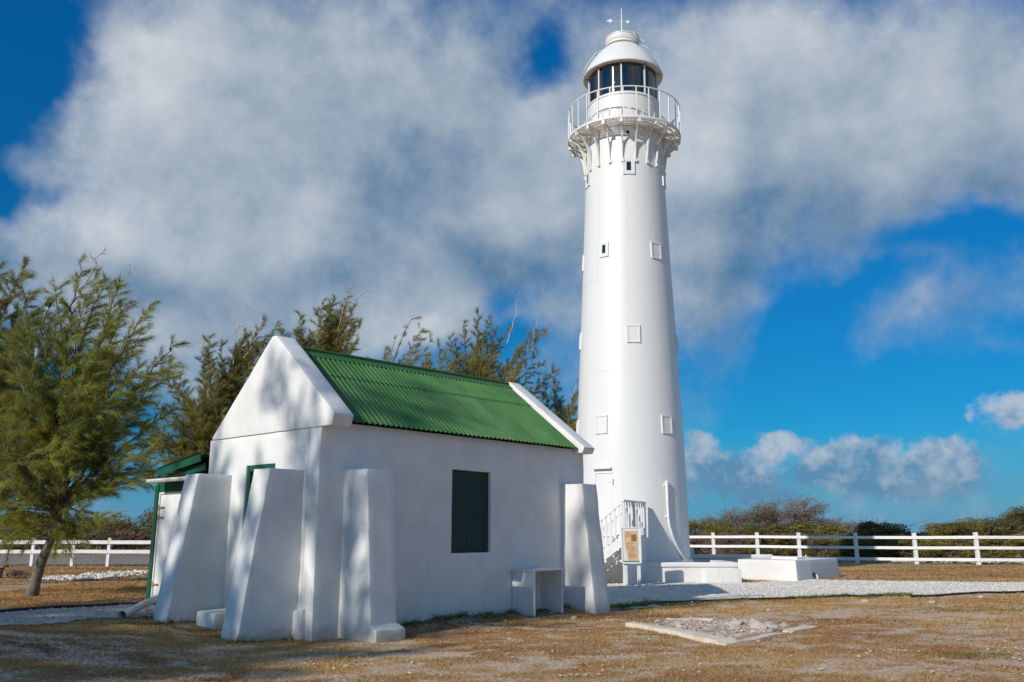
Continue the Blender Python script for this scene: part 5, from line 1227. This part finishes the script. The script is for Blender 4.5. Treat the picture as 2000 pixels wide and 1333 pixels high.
LS = [(-27.5, 43.5, 2.8, 1.8, 2.3, 'scrub bush beyond the road at the left edge', SY), (-24.4, 43.6, 2.6, 1.8, 2.35, 'yellow green scrub beyond the road left of the large trunk', SY), (-21.4, 43.4, 2.6, 1.8, 2.0, 'scrub beyond the road directly behind the large trunk', SY), (-18.5, 43.4, 2.4, 1.8, 2.05, 'scrub beyond the road above the third fence post', SO),
      (-15.8, 43.2, 2.4, 1.8, 2.35, 'brighter yellow green scrub beyond the road near the shed', SY), (-12.8, 43.4, 2.6, 1.8, 2.4, 'scrub beyond the road half hidden by the shed', SO), (-9, 43.4, 2.6, 1.8, 2.4, 'scrub beyond the road hidden behind the shed', SO),
      (-23, 41.8, 2.0, .8, 1.1, 'low brown scrub at the far road edge, left', SB), (-19.3, 41.8, 2.2, .8, 1.1, 'low brown scrub at the far road edge behind the trunk', SB), (-15.6, 41.9, 2.2, .8, 1.15, 'low brown scrub at the far road edge near the shed', SB)]
for i, (x, y, rx, ry, h, lab, mt) in enumerate(LS):
    shrub('roadside_bush', x, y, rx, ry, h, lab, mt, 200 + i, n_leaf=18000, leaf=.06, twigs=26, gaps=.28, group='scrub bushes beyond the road', lobes=12, flat=(i % 2 == 0))
# wind-swept bare twigs of the dark thorn bush
# ------------------------------------------------------------------ cut tree stump with brush, left edge
sx_, sy_ = -13.0, 24.0
stp = empty('tree_stump', (-14.35, 25.3, hz(-14.35, 25.3)), label='weathered wooden stump with dry brush beside it at the left edge', cat='stump')
g = Geo().tube([(-.15, 0, -.1), (-.12, 0, .12), (-.1, 0, .30)], [.17, .14, .15], 9); g.build('trunk', M['bark'], stp)
Geo().bar((-.55, -.02, .33), (.12, -.02, .33), .30, .06).build('top_plank', M['timber'], stp)
g = Geo(); rr = random.Random(5)
for k in range(46):
    a = rr.uniform(-.2, 1.0); g.tube([(.15, 0, .05), (.3 + .25 * rr.random(), rr.uniform(-.3, .2), .16 * rr.random() + .08), (.45 + .6 * rr.random(), rr.uniform(-.4, .3), .05 + .22 * rr.random() * (1 if rr.random() < .5 else .3))], [.014, .009, .004], 3, cap=False)
g.build('brush', M['twig'], stp)
# little weed at the path edge
wd = empty('dry_weed', (2.95, 19.9, hz(2.95, 19.9)), label='small dry weed stalk standing at the near edge of the gravel', cat='plant')
g = Geo()
for k in range(14):
    a = rr.uniform(0, 6.28); h = .1 + .14 * rr.random(); g.tube([(0, 0, -.02), (.03 * math.cos(a), .03 * math.sin(a), h * .6), (.07 * math.cos(a), .07 * math.sin(a), h)], [.004, .003, .006], 3)
g.build('stalks', M['timber'], wd)
# rocks big enough to pick out
for x, y, s, lab in ((5.35, 18.9, .07, 'pale fist sized stone in the grass right of the foundation'), (9.7, 20.9, .11, 'white stone in the grass below the right edging strip'), (8.3, 21.3, .09, 'white stone beside the black edging strip'), (.75, 17.4, .08, 'pale stone on the grass in front of the plank box'),
                     (2.6, 19.2, .10, 'pale stone at the foot of the far buttress'), (2.15, 18.6, .06, 'small white stone beside the far buttress'), (1.15, 17.0, .09, 'flat pale stone in front of the plank box'), (11.4, 22.0, .08, 'white stone in the grass at the right, nearest the edging'), (12.6, 19.6, .10, 'white stone alone in the bare ground at the right edge')):
    V, F = rock_mesh(int(x * 10), 1.0, .8, .5, 2); o = mesh_obj('stone', V, F, M['stone'], None, label=lab, cat='stone'); o.scale = (s, s, s); o.location = (x, y, hz(x, y) + s * .2); o.rotation_euler = (0, 0, x * 3)
